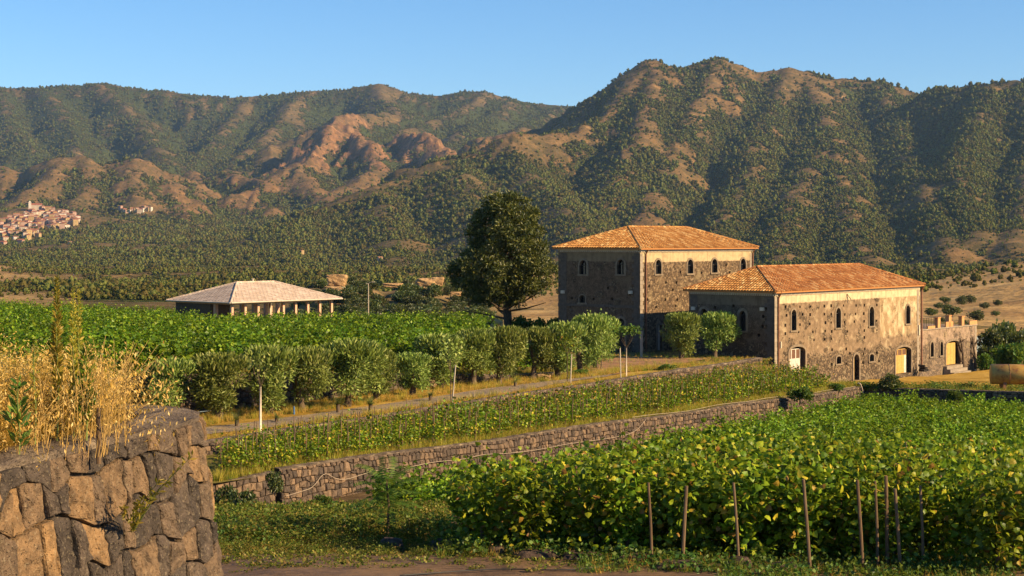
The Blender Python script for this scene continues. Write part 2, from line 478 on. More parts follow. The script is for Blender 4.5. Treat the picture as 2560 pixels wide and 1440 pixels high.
# rolling dry fields close by (right of the annex, behind the big tree, far left)
def field_mask(X, Y):
    pxs = CX + F * X / Y
    m = np.clip((pxs - 2230) / 60, 0, 1) * np.clip((1250 - Y) / 150, 0, 1)
    m = np.maximum(m, np.exp(-((pxs - 1345) / 75)**2) * np.clip((1500 - Y) / 150, 0, 1))
    m = np.maximum(m, np.clip((230 - pxs) / 260, 0, 1) * np.clip((1900 - Y)/200, 0, 1) * 1.0)
    return m
FM = field_mask(GX, GY)
pxg = CX + F * GX / GY
# gentle dry hill to the right, crest about 800 m out
hill = np.exp(-((GY - 820) / 190)**2) * np.clip((pxg - 2150) / 320, 0, 1.6) * 9.5 \
     + np.exp(-((GY - 560) / 90)**2) * np.clip((pxg - 2330) / 260, 0, 1.4) * 3.2
left = np.exp(-((GY - 1500) / 260)**2) * np.clip((200 - pxg) / 300, 0, 1.5) * 12
HZ = HZ + hill + left
# green in the hollows, dry on the spurs
cur = HZ - (np.roll(HZ, 14, 1) + np.roll(HZ, -14, 1) + np.roll(HZ, 9, 0) + np.roll(HZ, -9, 0)) / 4
fn = fbm(GX/230, GY/230, 4, 91) - .5
fn2 = fbm(GX/70, GY/70, 3, 95) - .5
fn3 = fbm(GX/30, GY/30, 2, 99) - .5
cur2 = HZ - (np.roll(HZ, 5, 1) + np.roll(HZ, -5, 1) + np.roll(HZ, 4, 0) + np.roll(HZ, -4, 0)) / 4
floorish = np.clip(1 - (GY - 1500) / 1400, 0, 1)
HFo = HF + .05 - .17*floorish + fn * (.75 + 1.1*floorish) + fn2 * 1.0 + fn3 * .9 - np.clip(cur / 40, -.5, .5) * 0.32 - np.clip(cur2 / 9, -.6, .6) * .38
HFo = HFo * (1 - FM) + FM * (0.06 + fn2 * .5)
HFo = HFo * (1 - np.clip(1.7*np.exp(-(((GX + 1010)/230)**2 + ((GY - 3290)/150)**2)), 0, 1))
HFo = np.clip(HFo, 0, 1)
HRo = np.clip(HR + fn2 * .3, 0, 1)

HV = np.stack([GX, GY, HZ + EYE], -1).reshape(-1, 3)
ii = np.arange(NR * NC).reshape(NR, NC)
HT = np.stack([ii[:-1, :-1], ii[:-1, 1:], ii[1:, 1:], ii[1:, :-1]], -1).reshape(-1, 4)
hm = np_mesh('hills', HV, HT, [hill_material()], smooth=True)
for nm, A in (('forest', HFo), ('rock', HRo), ('field', FM)):
    a = hm.attributes.new(nm, 'FLOAT', 'POINT'); a.data.foreach_set('value', A.ravel().astype(np.float32))
hills = obj('hills', hm); tag(hills, 'dry wooded mountains rising behind the estate', 'mountains', kind='structure')

# ------------------------------------------------------------------ woods on the mountains (stuff)
def crown_lowpoly(name, seed, m, flat=1.0, n=46):
    """small lumpy crown made of leaf clumps, for trees a few pixels high"""
    r = np.random.default_rng(seed)
    d = r.normal(size=(n, 3)); d /= np.linalg.norm(d, axis=1, keepdims=True)
    rad = r.uniform(.55, 1.0, n)[:, None]
    p = d * rad * np.array([.5, .5, .42*flat]) + np.array([0, 0, .5*flat])
    V, T = replicate(LEAF_DIA, p - d*.1, frames(d + r.normal(size=(n, 3))*.8, rng=r), r.uniform(.30, .5, n))
    # inner lump
    g = 10; th = np.linspace(0, 2*np.pi, g, endpoint=False)
    rows = [(0.08, .12), (.38, .22), (.44, .52), (.30, .80)]
    VV = [(0, 0, 0)] ; 
    for rr, z in rows: VV += [(rr*np.cos(t)*r.uniform(.8, 1.1), rr*np.sin(t)*r.uniform(.8, 1.1), z*flat) for t in th]
    VV.append((0, 0, .94*flat)); VV = np.array(VV); TT = []
    for i in range(g):
        TT.append((0, 1+(i+1) % g, 1+i))
        for k in range(3):
            a = 1+k*g+i; b = 1+k*g+(i+1) % g
            TT += [(a, b, b+g), (a, b+g, a+g)]
        TT.append((1+3*g+i, 1+3*g+(i+1) % g, len(VV)-1))
    V, T, M = join_np([(V, T, 0), (VV, np.array(TT), 0)])
    return np_mesh(name, V, T, [m])

M_WOOD = leaf_mat('mountain_wood', [(0, (.029, .042, .011)), (.45, (.058, .070, .017)), (.8, (.098, .100, .024)), (1, (.145, .13, .035))], .2, .04, 0)
wood_src = [source('wood_crown', crown_lowpoly('wood_crown', 5+k, M_WOOD, (1.0, 1.25, .8)[k])) for k in range(3)]
ang = HZ / GY
runmax = np.maximum.accumulate(ang, axis=0)
prev = np.vstack([np.full((1, NC), -9), runmax[:-1]])
vis = (HZ + 16) / GY >= prev
NCAND = 1300000
ri = RNG.integers(0, NR-1, NCAND); ci = RNG.integers(0, NC-1, NCAND)
fx = RNG.random(NCAND); fy = RNG.random(NCAND)
def bil(A): return (A[ri, ci]*(1-fx) + A[ri, ci+1]*fx)*(1-fy) + (A[ri+1, ci]*(1-fx) + A[ri+1, ci+1]*fx)*fy
bx, by, bz, bf, br = bil(GX), bil(GY), bil(HZ), bil(HFo), bil(HRo)
fine = fbm(bx/55, by/55, 4, 123, .6)
prob = np.clip((bf + (fine - .5) * 2.0 - .36) / .2, 0.36*np.clip(bf*4, .3, 1), 1) * np.clip(by / 3000, .05, 1)**1.6 * (1 - .6*np.clip(br*1.3 - .2, 0, 1))
keep = vis[ri, ci] & (RNG.random(NCAND) < prob) & (by > 620) & (np.abs(bx/by) < .43)
bx, by, bz, bf = bx[keep], by[keep], bz[keep], bf[keep]
wsc = (2.2 + 6.4*RNG.random(len(bx))**1.9) * (.7 + .8*fbm(bx/140, by/140, 3, 171)) * np.clip(by/3000, .5, 1.0) * np.where(bf < .3, RNG.uniform(.3, .8, len(bx)), 1)
pts = np.stack([bx, by, bz + EYE - .06*wsc], -1)
split = by > 4250
for nm, mk, lb in (('mountain_forest', ~split, 'dark green woodland patches over the nearer mountain slopes'),
                   ('distant_forest', split, 'hazy dark woodland on the farthest mountain range')):
    n = int(mk.sum())
    scatter(nm, pts[mk], RNG.uniform(0, 6.28, n), wsc[mk], RNG.integers(0, 3, n), wood_src, lb, 'forest')
print('WOOD', len(bx))
# ------------------------------------------------------------------ near ground: heights (world z)
def z_low(x, y):
    z = np.interp(y, [0, 14, 20, 27, 33, 40, 46, 54, 65, 80, 110, 140], [-5.0, -5.2, -5.35, -5.62, -6.0, -6.85, -8.05, -9.65, -10.95, -11.4, -12.6, -13.4])
    return z + EYE + (fbm(np.asarray(x)/3.1, np.asarray(y)/3.1, 3, 7) - .5) * .22
def z_mid(x, y):
    xx = np.asarray(x, float); yy = np.asarray(y, float)
    fc = np.clip(((xx+9.6)*(-.832) + (yy-66)*.555 - .5) / 6.0, 0, 1)
    return EYE - 9.62 - 1.85 * (yy - 66) / 69.0 + fc * (.42 + .5*np.clip((yy-70)/35, 0, 1)) + (fbm(np.asarray(x)/2.5, np.asarray(y)/2.5, 3, 9) - .5) * .14
def z_path(x, y):
    return EYE - 8.87 - .36 * np.clip((np.asarray(y) - 96) / 34, 0, 1.3) + (fbm(np.asarray(x)/3, np.asarray(y)/3, 3, 12) - .5) * .05
def z_up(x, y):
    x = np.asarray(x, float); y = np.asarray(y, float)
    z = -7.45 - .041 * (y - 92) + .052 * np.maximum(0, -33 - x)
    # towards the courtyard the terrace comes down to its level
    w = np.clip((x + 6 - (y - 150)*.12) / 16, 0, 1); w = w*w*(3-2*w)
    zc = -8.87 - .36 * np.clip((y - 96) / 34, 0, 1.3)
    z = z * (1 - w) + zc * w
    return z + EYE + (fbm(x/4, y/4, 3, 15) - .5) * .16 - np.clip((y - 235) / 40, 0, 1)**2 * 9

# ------------------------------------------------------------------ ground materials
def soil_mat(name, a, b, c, sc=1.0, bump=.06):
    s = NT(name, 0.95, 0.05); p = s.pos()
    n1 = s.noise(.35*sc, p, 6, .62); n2 = s.noise(4.0*sc, p, 5, .65); n3 = s.noise(18*sc, p, 3, .6)
    col = s.ramp(n1, [(.32, a), (.5, b), (.68, c)])
    col = s.mix(s.map(n2, .40, .70, 0, .65), col, a)
    col = s.mix(s.map(n3, .60, .72, 0, .5), col, c)
    s.color(col); s.bump(s.math('ADD', n2, s.math('MULTIPLY', n3, .5)), .8, bump)
    return s.m
M_SOIL = soil_mat('volcanic_soil', (.045, .030, .017), (.085, .055, .028), (.15, .10, .05))
M_DRY = soil_mat('dry_grass_ground', (.20, .125, .022), (.36, .215, .040), (.46, .30, .075))
M_GRASSY = soil_mat('grassy_ground', (.055, .06, .016), (.13, .12, .028), (.30, .20, .05))
M_PLATEAU = soil_mat('plateau_ground', (.08, .07, .022), (.17, .12, .04), (.30, .19, .08))

def sheet(name, poly_fn, nu, nv, zf, m, label):
    """grid sheet between two lines: poly_fn(u, v) -> x, y"""
    u = np.linspace(0, 1, nu); v = np.linspace(0, 1, nv)
    U, Vv = np.meshgrid(u, v, indexing='ij')
    X, Y = poly_fn(U, Vv)
    Z = zf(X, Y)
    V = np.stack([X, Y, Z], -1).reshape(-1, 3)
    i = np.arange(nu * nv).reshape(nu, nv)
    T = np.stack([i[:-1, :-1], i[:-1, 1:], i[1:, 1:], i[1:, :-1]], -1).reshape(-1, 4)
    # face up
    a, b, c = V[T[0, 0]], V[T[0, 1]], V[T[0, 2]]
    if np.cross(b - a, c - a)[2] < 0: T = T[:, ::-1]
    o = obj(name, np_mesh(name, V, T, [m], smooth=True)); tag(o, label, 'ground', kind='structure')
    return o

def lerp2(A, B, t): return A[0] + (B[0]-A[0])*t, A[1] + (B[1]-A[1])*t
def quad(A, B, C, D):
    """A-B near line, D-C far line"""
    def fn(u, v):
        x0, y0 = lerp2(A, B, u); x1, y1 = lerp2(D, C, u)
        return x0 + (x1-x0)*v, y0 + (y1-y0)*v
    return fn

# key lines (x, y) of the terraces
MA, MBp = (-9.6, 66.0), (26.4, 120.0)            # lower terrace wall
MDIR = np.array([MBp[0]-MA[0], MBp[1]-MA[1]]); MDIR /= np.linalg.norm(MDIR)
MNRM = np.array([-MDIR[1], MDIR[0]])             # towards the terraces
DE = (36.2, 111.8)                               # end of the shaded wall, right frame edge
UA, UB = (-10.7, 74.0), (18.75, 120.0)           # low wall below the path
OA, OB = (-16.9, 81.5), (4.6, 108.5)             # wall behind the olives
def along(A, B, t): return (A[0] + (B[0]-A[0])*t, A[1] + (B[1]-A[1])*t)

lower = sheet('vineyard_ground', quad((-30, 2), (46, 2), (60, 140), (-30, 90)), 190, 230, z_low, M_SOIL, 'dark volcanic soil of the lower vineyard')
mid = sheet('terrace_ground', quad(along(MA, MBp, -.35), along(MA, MBp, 1.0), (18.9, 122.5), along(UA, UB, -.45)), 220, 40, z_mid, M_GRASSY, 'grassy soil of the narrow middle terrace')
def z_right(x, y):
    b = np.clip((np.asarray(y) - 112) / 30, 0, 1)
    return EYE - 10.98 - .9*b - np.clip((np.asarray(x)-24)/40, 0, 1)*.3 + (fbm(np.asarray(x)/2, np.asarray(y)/2, 3, 19) - .5) * .2
yard = sheet('dry_yard_ground', quad(MBp, (48, 103), (70, 175), (18.5, 121.5)), 90, 90, z_right, M_DRY, 'dry grass yard in front of the long low house')
path_t = sheet('path_terrace_ground', quad(along(UA, UB, -.9), UB, along(OA, OB, 1.35), along(OA, OB, -.95)), 200, 40, z_path, M_DRY, 'dry grass beside the cobbled path')
upper = sheet('upper_vineyard_ground', quad(along(OA, OB, -1.1), along(OA, OB, 1.06), (22, 290), (-135, 262)), 150, 150, z_up, M_PLATEAU, 'earth of the upper vineyard')
court = sheet('courtyard_ground', quad(along(OA, OB, 1.05), (17.4, 119.6), (52, 172), (24, 290)), 110, 110, z_up, M_PLATEAU, 'grass and earth courtyard around the houses')
back = sheet('plateau_ground', quad((22, 150), (90, 130), (160, 268), (20, 292)), 60, 60, lambda x, y: z_up(x*0, y) - 3.2 - np.clip((x-40)/60, 0, 1)*2, M_PLATEAU, 'rough ground behind the houses')

# ------------------------------------------------------------------ stone walls
def stone_mat(name, ca, cb, cc, sc=1.0, bump=.05, lichen=.25):
    s = NT(name, .9, .2); p = s.pos(); r = s.orand()
    if name.endswith('_joined'): r = s.island()
    base = s.ramp(r, [(0, ca), (.45, cb), (.8, tuple(.5*(x+y) for x, y in zip(cb, cc))), (1, cc)])
    n1 = s.noise(5*sc, p, 6, .68); n2 = s.noise(26*sc, p, 4, .65); pit = s.voro(22*sc, p, 'F1', 'Distance')
    col = s.mix(s.map(n1, .40, .66, 0, .75), base, tuple(x*.45 for x in ca))
    col = s.mix(s.map(n2, .55, .75, 0, lichen*2), col, (.42, .33, .20))
    s.color(col)
    hh = s.math('ADD', s.math('MULTIPLY', n1, 1.0), s.math('ADD', s.math('MULTIPLY', n2, .45), s.math('MULTIPLY', s.map(pit, 0, .22), .5)))
    s.bump(hh, .9, bump)
    return s.m
M_ST_FORE = stone_mat('lava_stone_foreground', (.050, .039, .031), (.115, .083, .060), (.33, .19, .080), 1.5, .075, .24)
M_ST_MID = stone_mat('lava_stone_terrace', (.060, .045, .036), (.115, .080, .058), (.24, .155, .09), .8, .03, .2)
M_ST_MIDJ = stone_mat('lava_stone_terrace_joined', (.060, .045, .036), (.115, .080, .058), (.24, .155, .09), .8, .03, .2)
s = NT('lava_mortar', .95, .05); s.color(s.ramp(s.noise(9, s.pos(), 5), [(.3, (.035, .026, .020)), (.7, (.085, .062, .045))])); s.bump(s.noise(30, s.pos(), 4), .8, .03); M_MORTAR = s.m
s = NT('wall_cap_mortar', .95, .08); q = s.pos()
s.color(s.ramp(s.noise(2.2, q, 6, .65), [(.3, (.055, .042, .033)), (.52, (.13, .098, .072)), (.72, (.34, .26, .17))])); s.bump(s.math('ADD', s.noise(7, q, 6, .7), s.noise(40, q, 3)), .9, .04); M_CAP = s.m

def stone_cells(length, height, w, h, seed, jit=.3, vary=.35, run0=0.0):
    """irregular interlocking outlines on an unrolled wall: list of polygons [(s, z)...]"""
    r = random.Random(seed)
    rows = []; z = 0
    while z < height - h*.4:
        hh = h * r.uniform(1-vary, 1+vary)
        if z + hh > height - h*.45: hh = height - z
        rows.append((z, z+hh)); z += hh
    lines = []
    for a, b in rows:
        xs = [0.0]; x = r.uniform(.3, 1) * w
        while x < length - w*.45:
            xs.append(x); x += w * r.uniform(1-vary, 1+vary*1.4)
        xs.append(length); lines.append(xs)
    def jz(s_, k):   # wavy course line
        return (vnoise(np.array([s_/(w*1.3)]), np.array([k*3.7]), seed)[0] - .5) * h * jit * 2 if 0 < k < len(rows) else 0.0
    cells = []
    for k, (a, b) in enumerate(rows):
        xs = lines[k]
        tilt = [0.0 if i in (0, len(xs)-1) else r.uniform(-1, 1) * w * jit * .8 for i in range(len(xs))]
        for i in range(len(xs)-1):
            x0, x1 = xs[i], xs[i+1]
            B = [(x0 - tilt[i]*.5, 0)] + [(q, 0) for q in (lines[k-1] if k else []) if x0+.02 < q < x1-.02] + [(x1 - tilt[i+1]*.5, 0)]
            T = [(x0 + tilt[i]*.5, 1)] + [(q, 1) for q in (lines[k+1] if k+1 < len(rows) else []) if x0+.02 < q < x1-.02] + [(x1 + tilt[i+1]*.5, 1)]
            poly = [(x, a + jz(x, k)) for x, _ in B] + [(x, b + jz(x, k+1)) for x, _ in reversed(T)]
            cells.append(poly)
    return cells

def stone_solid(poly, gap, depth, seed, rough=.0, sub=1):
    """domed stone. sub=0: few faces; sub>0: finer, worn surface. returns verts (s, z, out), faces"""
    r = random.Random(seed)
    n0 = len(poly)
    fine = sub > 0
    pts = []
    per = sum(math.hypot(poly[(i+1) % n0][0]-poly[i][0], poly[(i+1) % n0][1]-poly[i][1]) for i in range(n0))
    N = 26 if fine else 0
    if fine:
        step = per / N; acc = 0.0
        for i in range(n0):
            a = poly[i]; b = poly[(i+1) % n0]; L = math.hypot(b[0]-a[0], b[1]-a[1])
            while acc < L - 1e-6 and len(pts) < N:
                t = acc / L; pts.append((a[0]+(b[0]-a[0])*t, a[1]+(b[1]-a[1])*t)); acc += step
            acc -= L
        # round the corners
        for _ in range(0):
            m = len(pts); pts = [((pts[i-1][0]+pts[i][0]*2+pts[(i+1) % m][0])/4, (pts[i-1][1]+pts[i][1]*2+pts[(i+1) % m][1])/4) for i in range(m)]
    else: pts = list(poly)
    n = len(pts)
    cx = sum(p[0] for p in pts)/n; cz = sum(p[1] for p in pts)/n
    size = max(.05, min(max(p[0] for p in pts)-min(p[0] for p in pts), max(p[1] for p in pts)-min(p[1] for p in pts)))
    g = max(0.3, 1 - 2*gap/size)
    tx, tz = r.uniform(-.5, .5), r.uniform(-.5, .5); pro = r.uniform(-.3, .3)*depth*rough
    rings = ((1.0, -.6), (1.0, .50), (.965, .86), (.84, 1.0), (.58, 1.02), (.28, 1.0)) if fine else ((1.0, -.55), (.96, .45), (.66, .95))
    V = []
    if fine:
        K = np.array([[((p[0]-cx)*g*k, (p[1]-cz)*g*k) for p in pts] for k, o in rings]).reshape(-1, 2)
        big = (fbm((K[:, 0]+cx)*7+seed % 97, (K[:, 1]+cz)*7, 3, 5)-.5); sm = (fbm((K[:, 0]+cx)*26+seed % 31, (K[:, 1]+cz)*26, 2, 6)-.5)
    for ri_, (k, o) in enumerate(rings):
        for j, p in enumerate(pts):
            dx, dz = (p[0]-cx)*g*k, (p[1]-cz)*g*k
            out = o*depth
            if ri_:
                out += (tx*dx+tz*dz)*.16*rough + pro
                if fine:
                    q = ri_*n+j; out += big[q]*depth*.75*rough + sm[q]*depth*.75*rough
                    dx *= 1 + sm[q]*.10; dz *= 1 + big[q]*.08
                else: out += r.uniform(-1, 1)*rough*depth*.5
            V.append((cx+dx, cz+dz, out))
    V.append((cx, cz, depth*1.05 + pro + (big[-1]*depth*1.1*rough if fine else 0)))
    R = len(rings); Fs = []
    for a in range(R-1):
        for i in range(n):
            j = (i+1) % n
            Fs.append((a*n+i, a*n+j, (a+1)*n+j, (a+1)*n+i))
    for i in range(n): Fs.append(((R-1)*n+i, (R-1)*n+(i+1) % n, R*n))
    return V, Fs

class WallPath:
    """polyline with heights; maps (s, z, out) to world. out points to the right of travel when side=+1"""
    def __init__(self, pts, side=1, batter=0.0):
        self.p = [Vector(q) for q in pts]; self.side = side; self.bat = batter
        self.L = [0.0]
        for a, b in zip(self.p[:-1], self.p[1:]): self.L.append(self.L[-1] + math.hypot(b.x-a.x, b.y-a.y))
        self.len = self.L[-1]
    def at(self, s):
        s = min(max(s, 0), self.len)
        for i in range(len(self.L)-1):
            if s <= self.L[i+1] or i == len(self.L)-2:
                t = (s-self.L[i]) / max(1e-6, self.L[i+1]-self.L[i]); a, b = self.p[i], self.p[i+1]
                def dirn(k):
                    q = self.p[min(k+1, len(self.p)-1)] - self.p[max(k-1, 0)]; return Vector((q.x, q.y, 0)).normalized()
                d = (dirn(i)*(1-t) + dirn(i+1)*t).normalized()
                return a.lerp(b, t), Vector((d.y, -d.x, 0)) * self.side
    def world(self, s, z, out):
        p, n = self.at(s)          # p.z is the wall top; z measured down from the top is negative
        q = p + n * (out + self.bat * (-z)); q.z = p.z + z
        return q

def stone_wall(root_name, label, wp, h, cw, ch, depth, gap, seed, mats, thick, individual, cap=.0, rough=.6, sub=.25, group=None, hfun=None, capmat=None):
    root = thing(root_name, label, 'wall', wp.p[0], group=group)
    root.location = (wp.p[0].x, wp.p[0].y, wp.p[0].z - h)
    inv = Vector(root.location)
    # core
    core = MB(); ns = max(2, int(wp.len / .5))
    ss = [wp.len*i/ns for i in range(ns+1)]
    prof = [(0, -.02), (0, -thick), (-h, -thick), (-h, -.02)]
    for i in range(ns+1):
        core.v += [tuple(wp.world(ss[i], z - (.03 if z == 0 else 0), o) - inv) for z, o in prof]
    for i in range(ns):
        for k in range(4):
            core.f.append((i*4+k, i*4+(k+1) % 4, (i+1)*4+(k+1) % 4, (i+1)*4+k)); core.m.append(0)
    core.f += [(0, 1, 2, 3), tuple(ns*4+k for k in (3, 2, 1, 0))]; core.m += [0, 0]
    obj('wall_core', core.mesh('wall_core', M_MORTAR), root)
    cells = stone_cells(wp.len, h - cap, cw, ch, seed, jit=.45 if sub else .3, vary=.45 if sub else .35)
    built = []
    for ci_, poly in enumerate(cells):
        V, Fs = stone_solid(poly, gap, depth, seed*1000+ci_, rough, sub)
        Wv = [wp.world(s_, z_ - h, o_) - inv for s_, z_, o_ in V]
        c = sum((Vector(q) for q in Wv), Vector()) / len(Wv) + inv
        built.append((c, Wv, Fs))
    # those that show largest: nearest to the eye
    order = sorted(range(len(built)), key=lambda i: (built[i][0] - Vector((0, 0, EYE))).length)
    inview = [i for i in order if abs(built[i][0].x / max(built[i][0].y, .1)) < .335 and (EYE - built[i][0].z)/built[i][0].y < .225]
    solo = set(inview[:individual])
    rest = MB()
    flip = wp.side < 0
    for i, (c, Wv, Fs) in enumerate(built):
        if flip: Fs = [tuple(reversed(f)) for f in Fs]
        if i in solo:
            m = MB(); cc = c - inv; m.add([v - cc for v in Wv], Fs)
            obj('stone', m.mesh('stone', mats[0], smooth=False), root, cc)
        else: rest.add(Wv, Fs)
    if rest.v: obj('stonework', rest.mesh('stonework', mats[1] if len(mats) > 1 else mats[0]), root, kind='stuff')
    if cap:
        cm = MB(); ns = max(2, int(wp.len / .12))
        prof = [(-cap-.03, .012), (-cap*.3, .03), (0, -.01), (.015, -thick*.5), (-.01, -thick), (-cap, -thick-.02)]
        for i in range(ns+1):
            s_ = wp.len*i/ns
            for k, (z, o) in enumerate(prof):
                a = nz1(s_*3.1+k*7.7, seed)-.5; b = nz1(s_*9.3+k*3.1, seed+5)-.5
                cm.v.append(tuple(wp.world(s_, z + (a*.07+b*.04)*min(1, cap*12), o + (a*.05+b*.03)*min(1, cap*12)) - inv))
        n = len(prof)
        for i in range(ns):
            for k in range(n-1):
                f = (i*n+k, (i+1)*n+k, (i+1)*n+k+1, i*n+k+1)
                cm.f.append(f if not flip else tuple(reversed(f))); cm.m.append(0)
        cm.f += [tuple(range(n)), tuple(reversed(range(ns*n, ns*n+n)))]; cm.m += [0, 0]
        obj('coping', cm.mesh('coping', capmat or M_CAP), root)
    return root

# foreground wall that bends away at its right end
ztop = EYE - 1.42
fore = WallPath([(x-.13, y, z) for x, y, z in [(-4.05, 7.0, ztop), (-3.62, 8.55, ztop), (-3.2, 10.0, ztop), (-2.92, 11.0, ztop), (-2.66, 11.95, ztop), (-2.50, 12.55, ztop), (-2.44, 12.95, ztop), (-2.50, 13.30, ztop), (-2.72, 13.62, ztop), (-3.1, 13.95, ztop), (-3.7, 14.35, ztop), (-4.8, 15.0, ztop), (-6.6, 16.0, ztop)]], 1, .13)
FORE = stone_wall('stone_wall', 'big rough lava stone wall with mortar coping in the left foreground', fore, 3.9, .20, .27, .042, .006, 3, [M_ST_FORE], .46, 300, cap=.045, rough=1.0, sub=.10)
# long lower terrace wall
lowp = []
for i in range(13):
    t = i/12; x, y = along(MA, MBp, t)
    lowp.append((x, y, EYE - 9.44 - 1.58*t + .06*math.sin(i*1.7)))
lw = WallPath(lowp, 1, .06)
LOWW = stone_wall('stone_wall', 'long dry-stone retaining wall below the narrow middle terrace of vines', lw, 1.75, .30, .26, .07, .012, 21, [M_ST_MID, M_ST_MIDJ], .5, 300, cap=.05, rough=.8, sub=0)
# the turned, shaded wall on the right
dk = WallPath([(26.4, 120.0, EYE-11.02), (31, 116.1, EYE-10.85), (36.2, 111.8, EYE-10.62), (44, 105.3, EYE-10.5)], 1, .02)
DKW = stone_wall('stone_wall', 'shaded dark stone wall running from the terrace corner to the right edge', dk, 1.9, .42, .32, .05, .014, 33, [M_ST_MID, M_ST_MIDJ], .45, 60, cap=.05, rough=.6, sub=0)
# short stub of wall going back at the left end of the terrace
stub = WallPath([(-14.2, 61.5, EYE-9.8), (-11.6, 63.4, EYE-9.62), (-9.75, 65.7, EYE-9.5)], 1, .05)
STB = stone_wall('stone_wall', 'low end of the terrace wall turning left by the weedy gully', stub, 1.5, .34, .26, .06, .012, 35, [M_ST_MID, M_ST_MIDJ], .5, 60, cap=.05, rough=.8, sub=0)
# low wall under the path
upp = []
for i in range(10):
    t = i/9; x, y = along(UA, UB, -.12 + 1.12*t)
    upp.append((x, y, EYE - 8.80 + .03*math.sin(i*2.1)))
uw = WallPath(upp, 1, .03)
UPW = stone_wall('stone_wall', 'low pale-topped stone wall between the cobbled path and the vines', uw, 2.3, .34, .26, .06, .012, 41, [M_ST_MID, M_ST_MIDJ], .45, 160, cap=.07, rough=.7, sub=0)
# ramp wall in front of the courtyard wall
rp = WallPath([(9.0, 105.0, EYE-9.05), (11.6, 109.2, EYE-8.75), (13.9, 112.0, EYE-8.95), (18.3, 119.0, EYE-9.55)], 1, .03)
RPW = stone_wall('stone_wall', 'low sloping stone ramp wall before the courtyard wall', rp, 1.4, .36, .28, .06, .012, 43, [M_ST_MID, M_ST_MIDJ], .4, 60, cap=.06, rough=.7, sub=0)
# wall behind the olives
olp = []
for i in range(9):
    t = -.95 + 2.0*i/8; x, y = along(OA, OB, t)
    olp.append((x, y, float(z_up(x, y)) + .10))
ow = WallPath(olp, 1, .04)
OLW = stone_wall('stone_wall', 'rough retaining wall behind the row of olive trees', ow, 1.9, .40, .34, .07, .015, 51, [M_ST_MID, M_ST_MIDJ], .5, 60, cap=.05, rough=.9, sub=0)

# foreground terrace fill behind the big wall
ft = sheet('foreground_terrace_ground', quad((-4.45, 6.8), (-3.0, 13.2), (-9.5, 17), (-12, 5)), 30, 30,
           lambda x, y: EYE - 1.50 + (fbm(x*1.3, y*1.3, 3, 23)-.5)*.1 + np.clip((-3.6-x)/6, 0, 1)*.05, M_DRY, 'dry grassy earth on top of the foreground wall')

# ------------------------------------------------------------------ path, road
s = NT('basalt_cobbles', .8, .25); q = s.pos()
vd = s.voro(7.5, s.vadd(q, (0, 0, 0)), 'DISTANCE_TO_EDGE', 'Distance'); vc = s.voro(7.5, q, 'F1', 'Color')
col = s.ramp(s.xyz(vc)[0], [(0, (.15, .115, .085)), (.6, (.22, .17, .125)), (1, (.30, .235, .17))])
col = s.mix(s.map(s.noise(1.1, q, 5), .44, .62, 0, .75), col, (.36, .25, .11))
col = s.mix(s.map(vd, 0, .06, 1, 0), col, (.07, .05, .035)); s.color(col); s.bump(s.map(vd, 0, .1), .7, .03); M_COB = s.m
def ribbon(name, centre, half, zf, m, label, lift=.035, n=140, k=8, wob=.12):
    cs = np.array(centre, float)
    t = np.linspace(0, len(cs)-1, n)
    C = np.stack([np.interp(t, np.arange(len(cs)), cs[:, i]) for i in range(3)], -1)
    d = np.gradient(C[:, :2], axis=0); d /= np.linalg.norm(d, axis=1, keepdims=True)
    nr = np.stack([-d[:, 1], d[:, 0]], -1)
    o = np.linspace(-1, 1, k)
    W = C[:, 2][:, None] * o[None] * half
    ed = np.where(np.abs(o) > .99, 1, 0)[None] * (fbm(t[:, None]*3.3 + o[None]*9, t[:, None]*0+.5, 3, 77)-.5) * wob * 4
    X = C[:, 0][:, None] + nr[:, 0][:, None]*(W+ed); Y = C[:, 1][:, None] + nr[:, 1][:, None]*(W+ed)
    Z = zf(X, Y) + lift
    V = np.stack([X, Y, Z], -1).reshape(-1, 3); i = np.arange(n*k).reshape(n, k)
    T = np.stack([i[:-1, :-1], i[1:, :-1], i[1:, 1:], i[:-1, 1:]], -1).reshape(-1, 4)
    a, b, c = V[T[0, 0]], V[T[0, 1]], V[T[0, 2]]
    if np.cross(b-a, c-a)[2] < 0: T = T[:, ::-1]
    ob = obj(name, np_mesh(name, V, T, [m], smooth=True)); tag(ob, label, 'path', kind='structure'); return ob
PATHC = [(PX(470, 73.5), 73.5, 1), (PX(620, 76.0), 76.0, 1), (PX(900, 82.5), 82.5, 1), (PX(1110, 89), 89, 1), (PX(1290, 96), 96, 1), (PX(1400, 101.5), 101.5, 1), (PX(1500, 107), 107, 1.1)]
ribbon('cobbled_path', PATHC, 1.15, z_path, M_COB, 'grey cobbled path between the olive row and the vines')
s = NT('earth_track', .95, .05); q = s.pos(); s.color(s.ramp(s.noise(.9, q, 6), [(.3, (.20, .11, .06)), (.6, (.30, .17, .09)), (.75, (.36, .22, .12))])); s.bump(s.noise(9, q, 4), .6, .04); M_EARTH = s.m
ribbon('earth_track', [(PX(1490, 107), 107, .9), (PX(1545, 112.5), 112.5, 1.5), (PX(1600, 118), 118, 2.0), (PX(1660, 124), 124, 2.4)], 1.5, z_path, M_EARTH, 'reddish earth track crossing the courtyard', lift=.06)
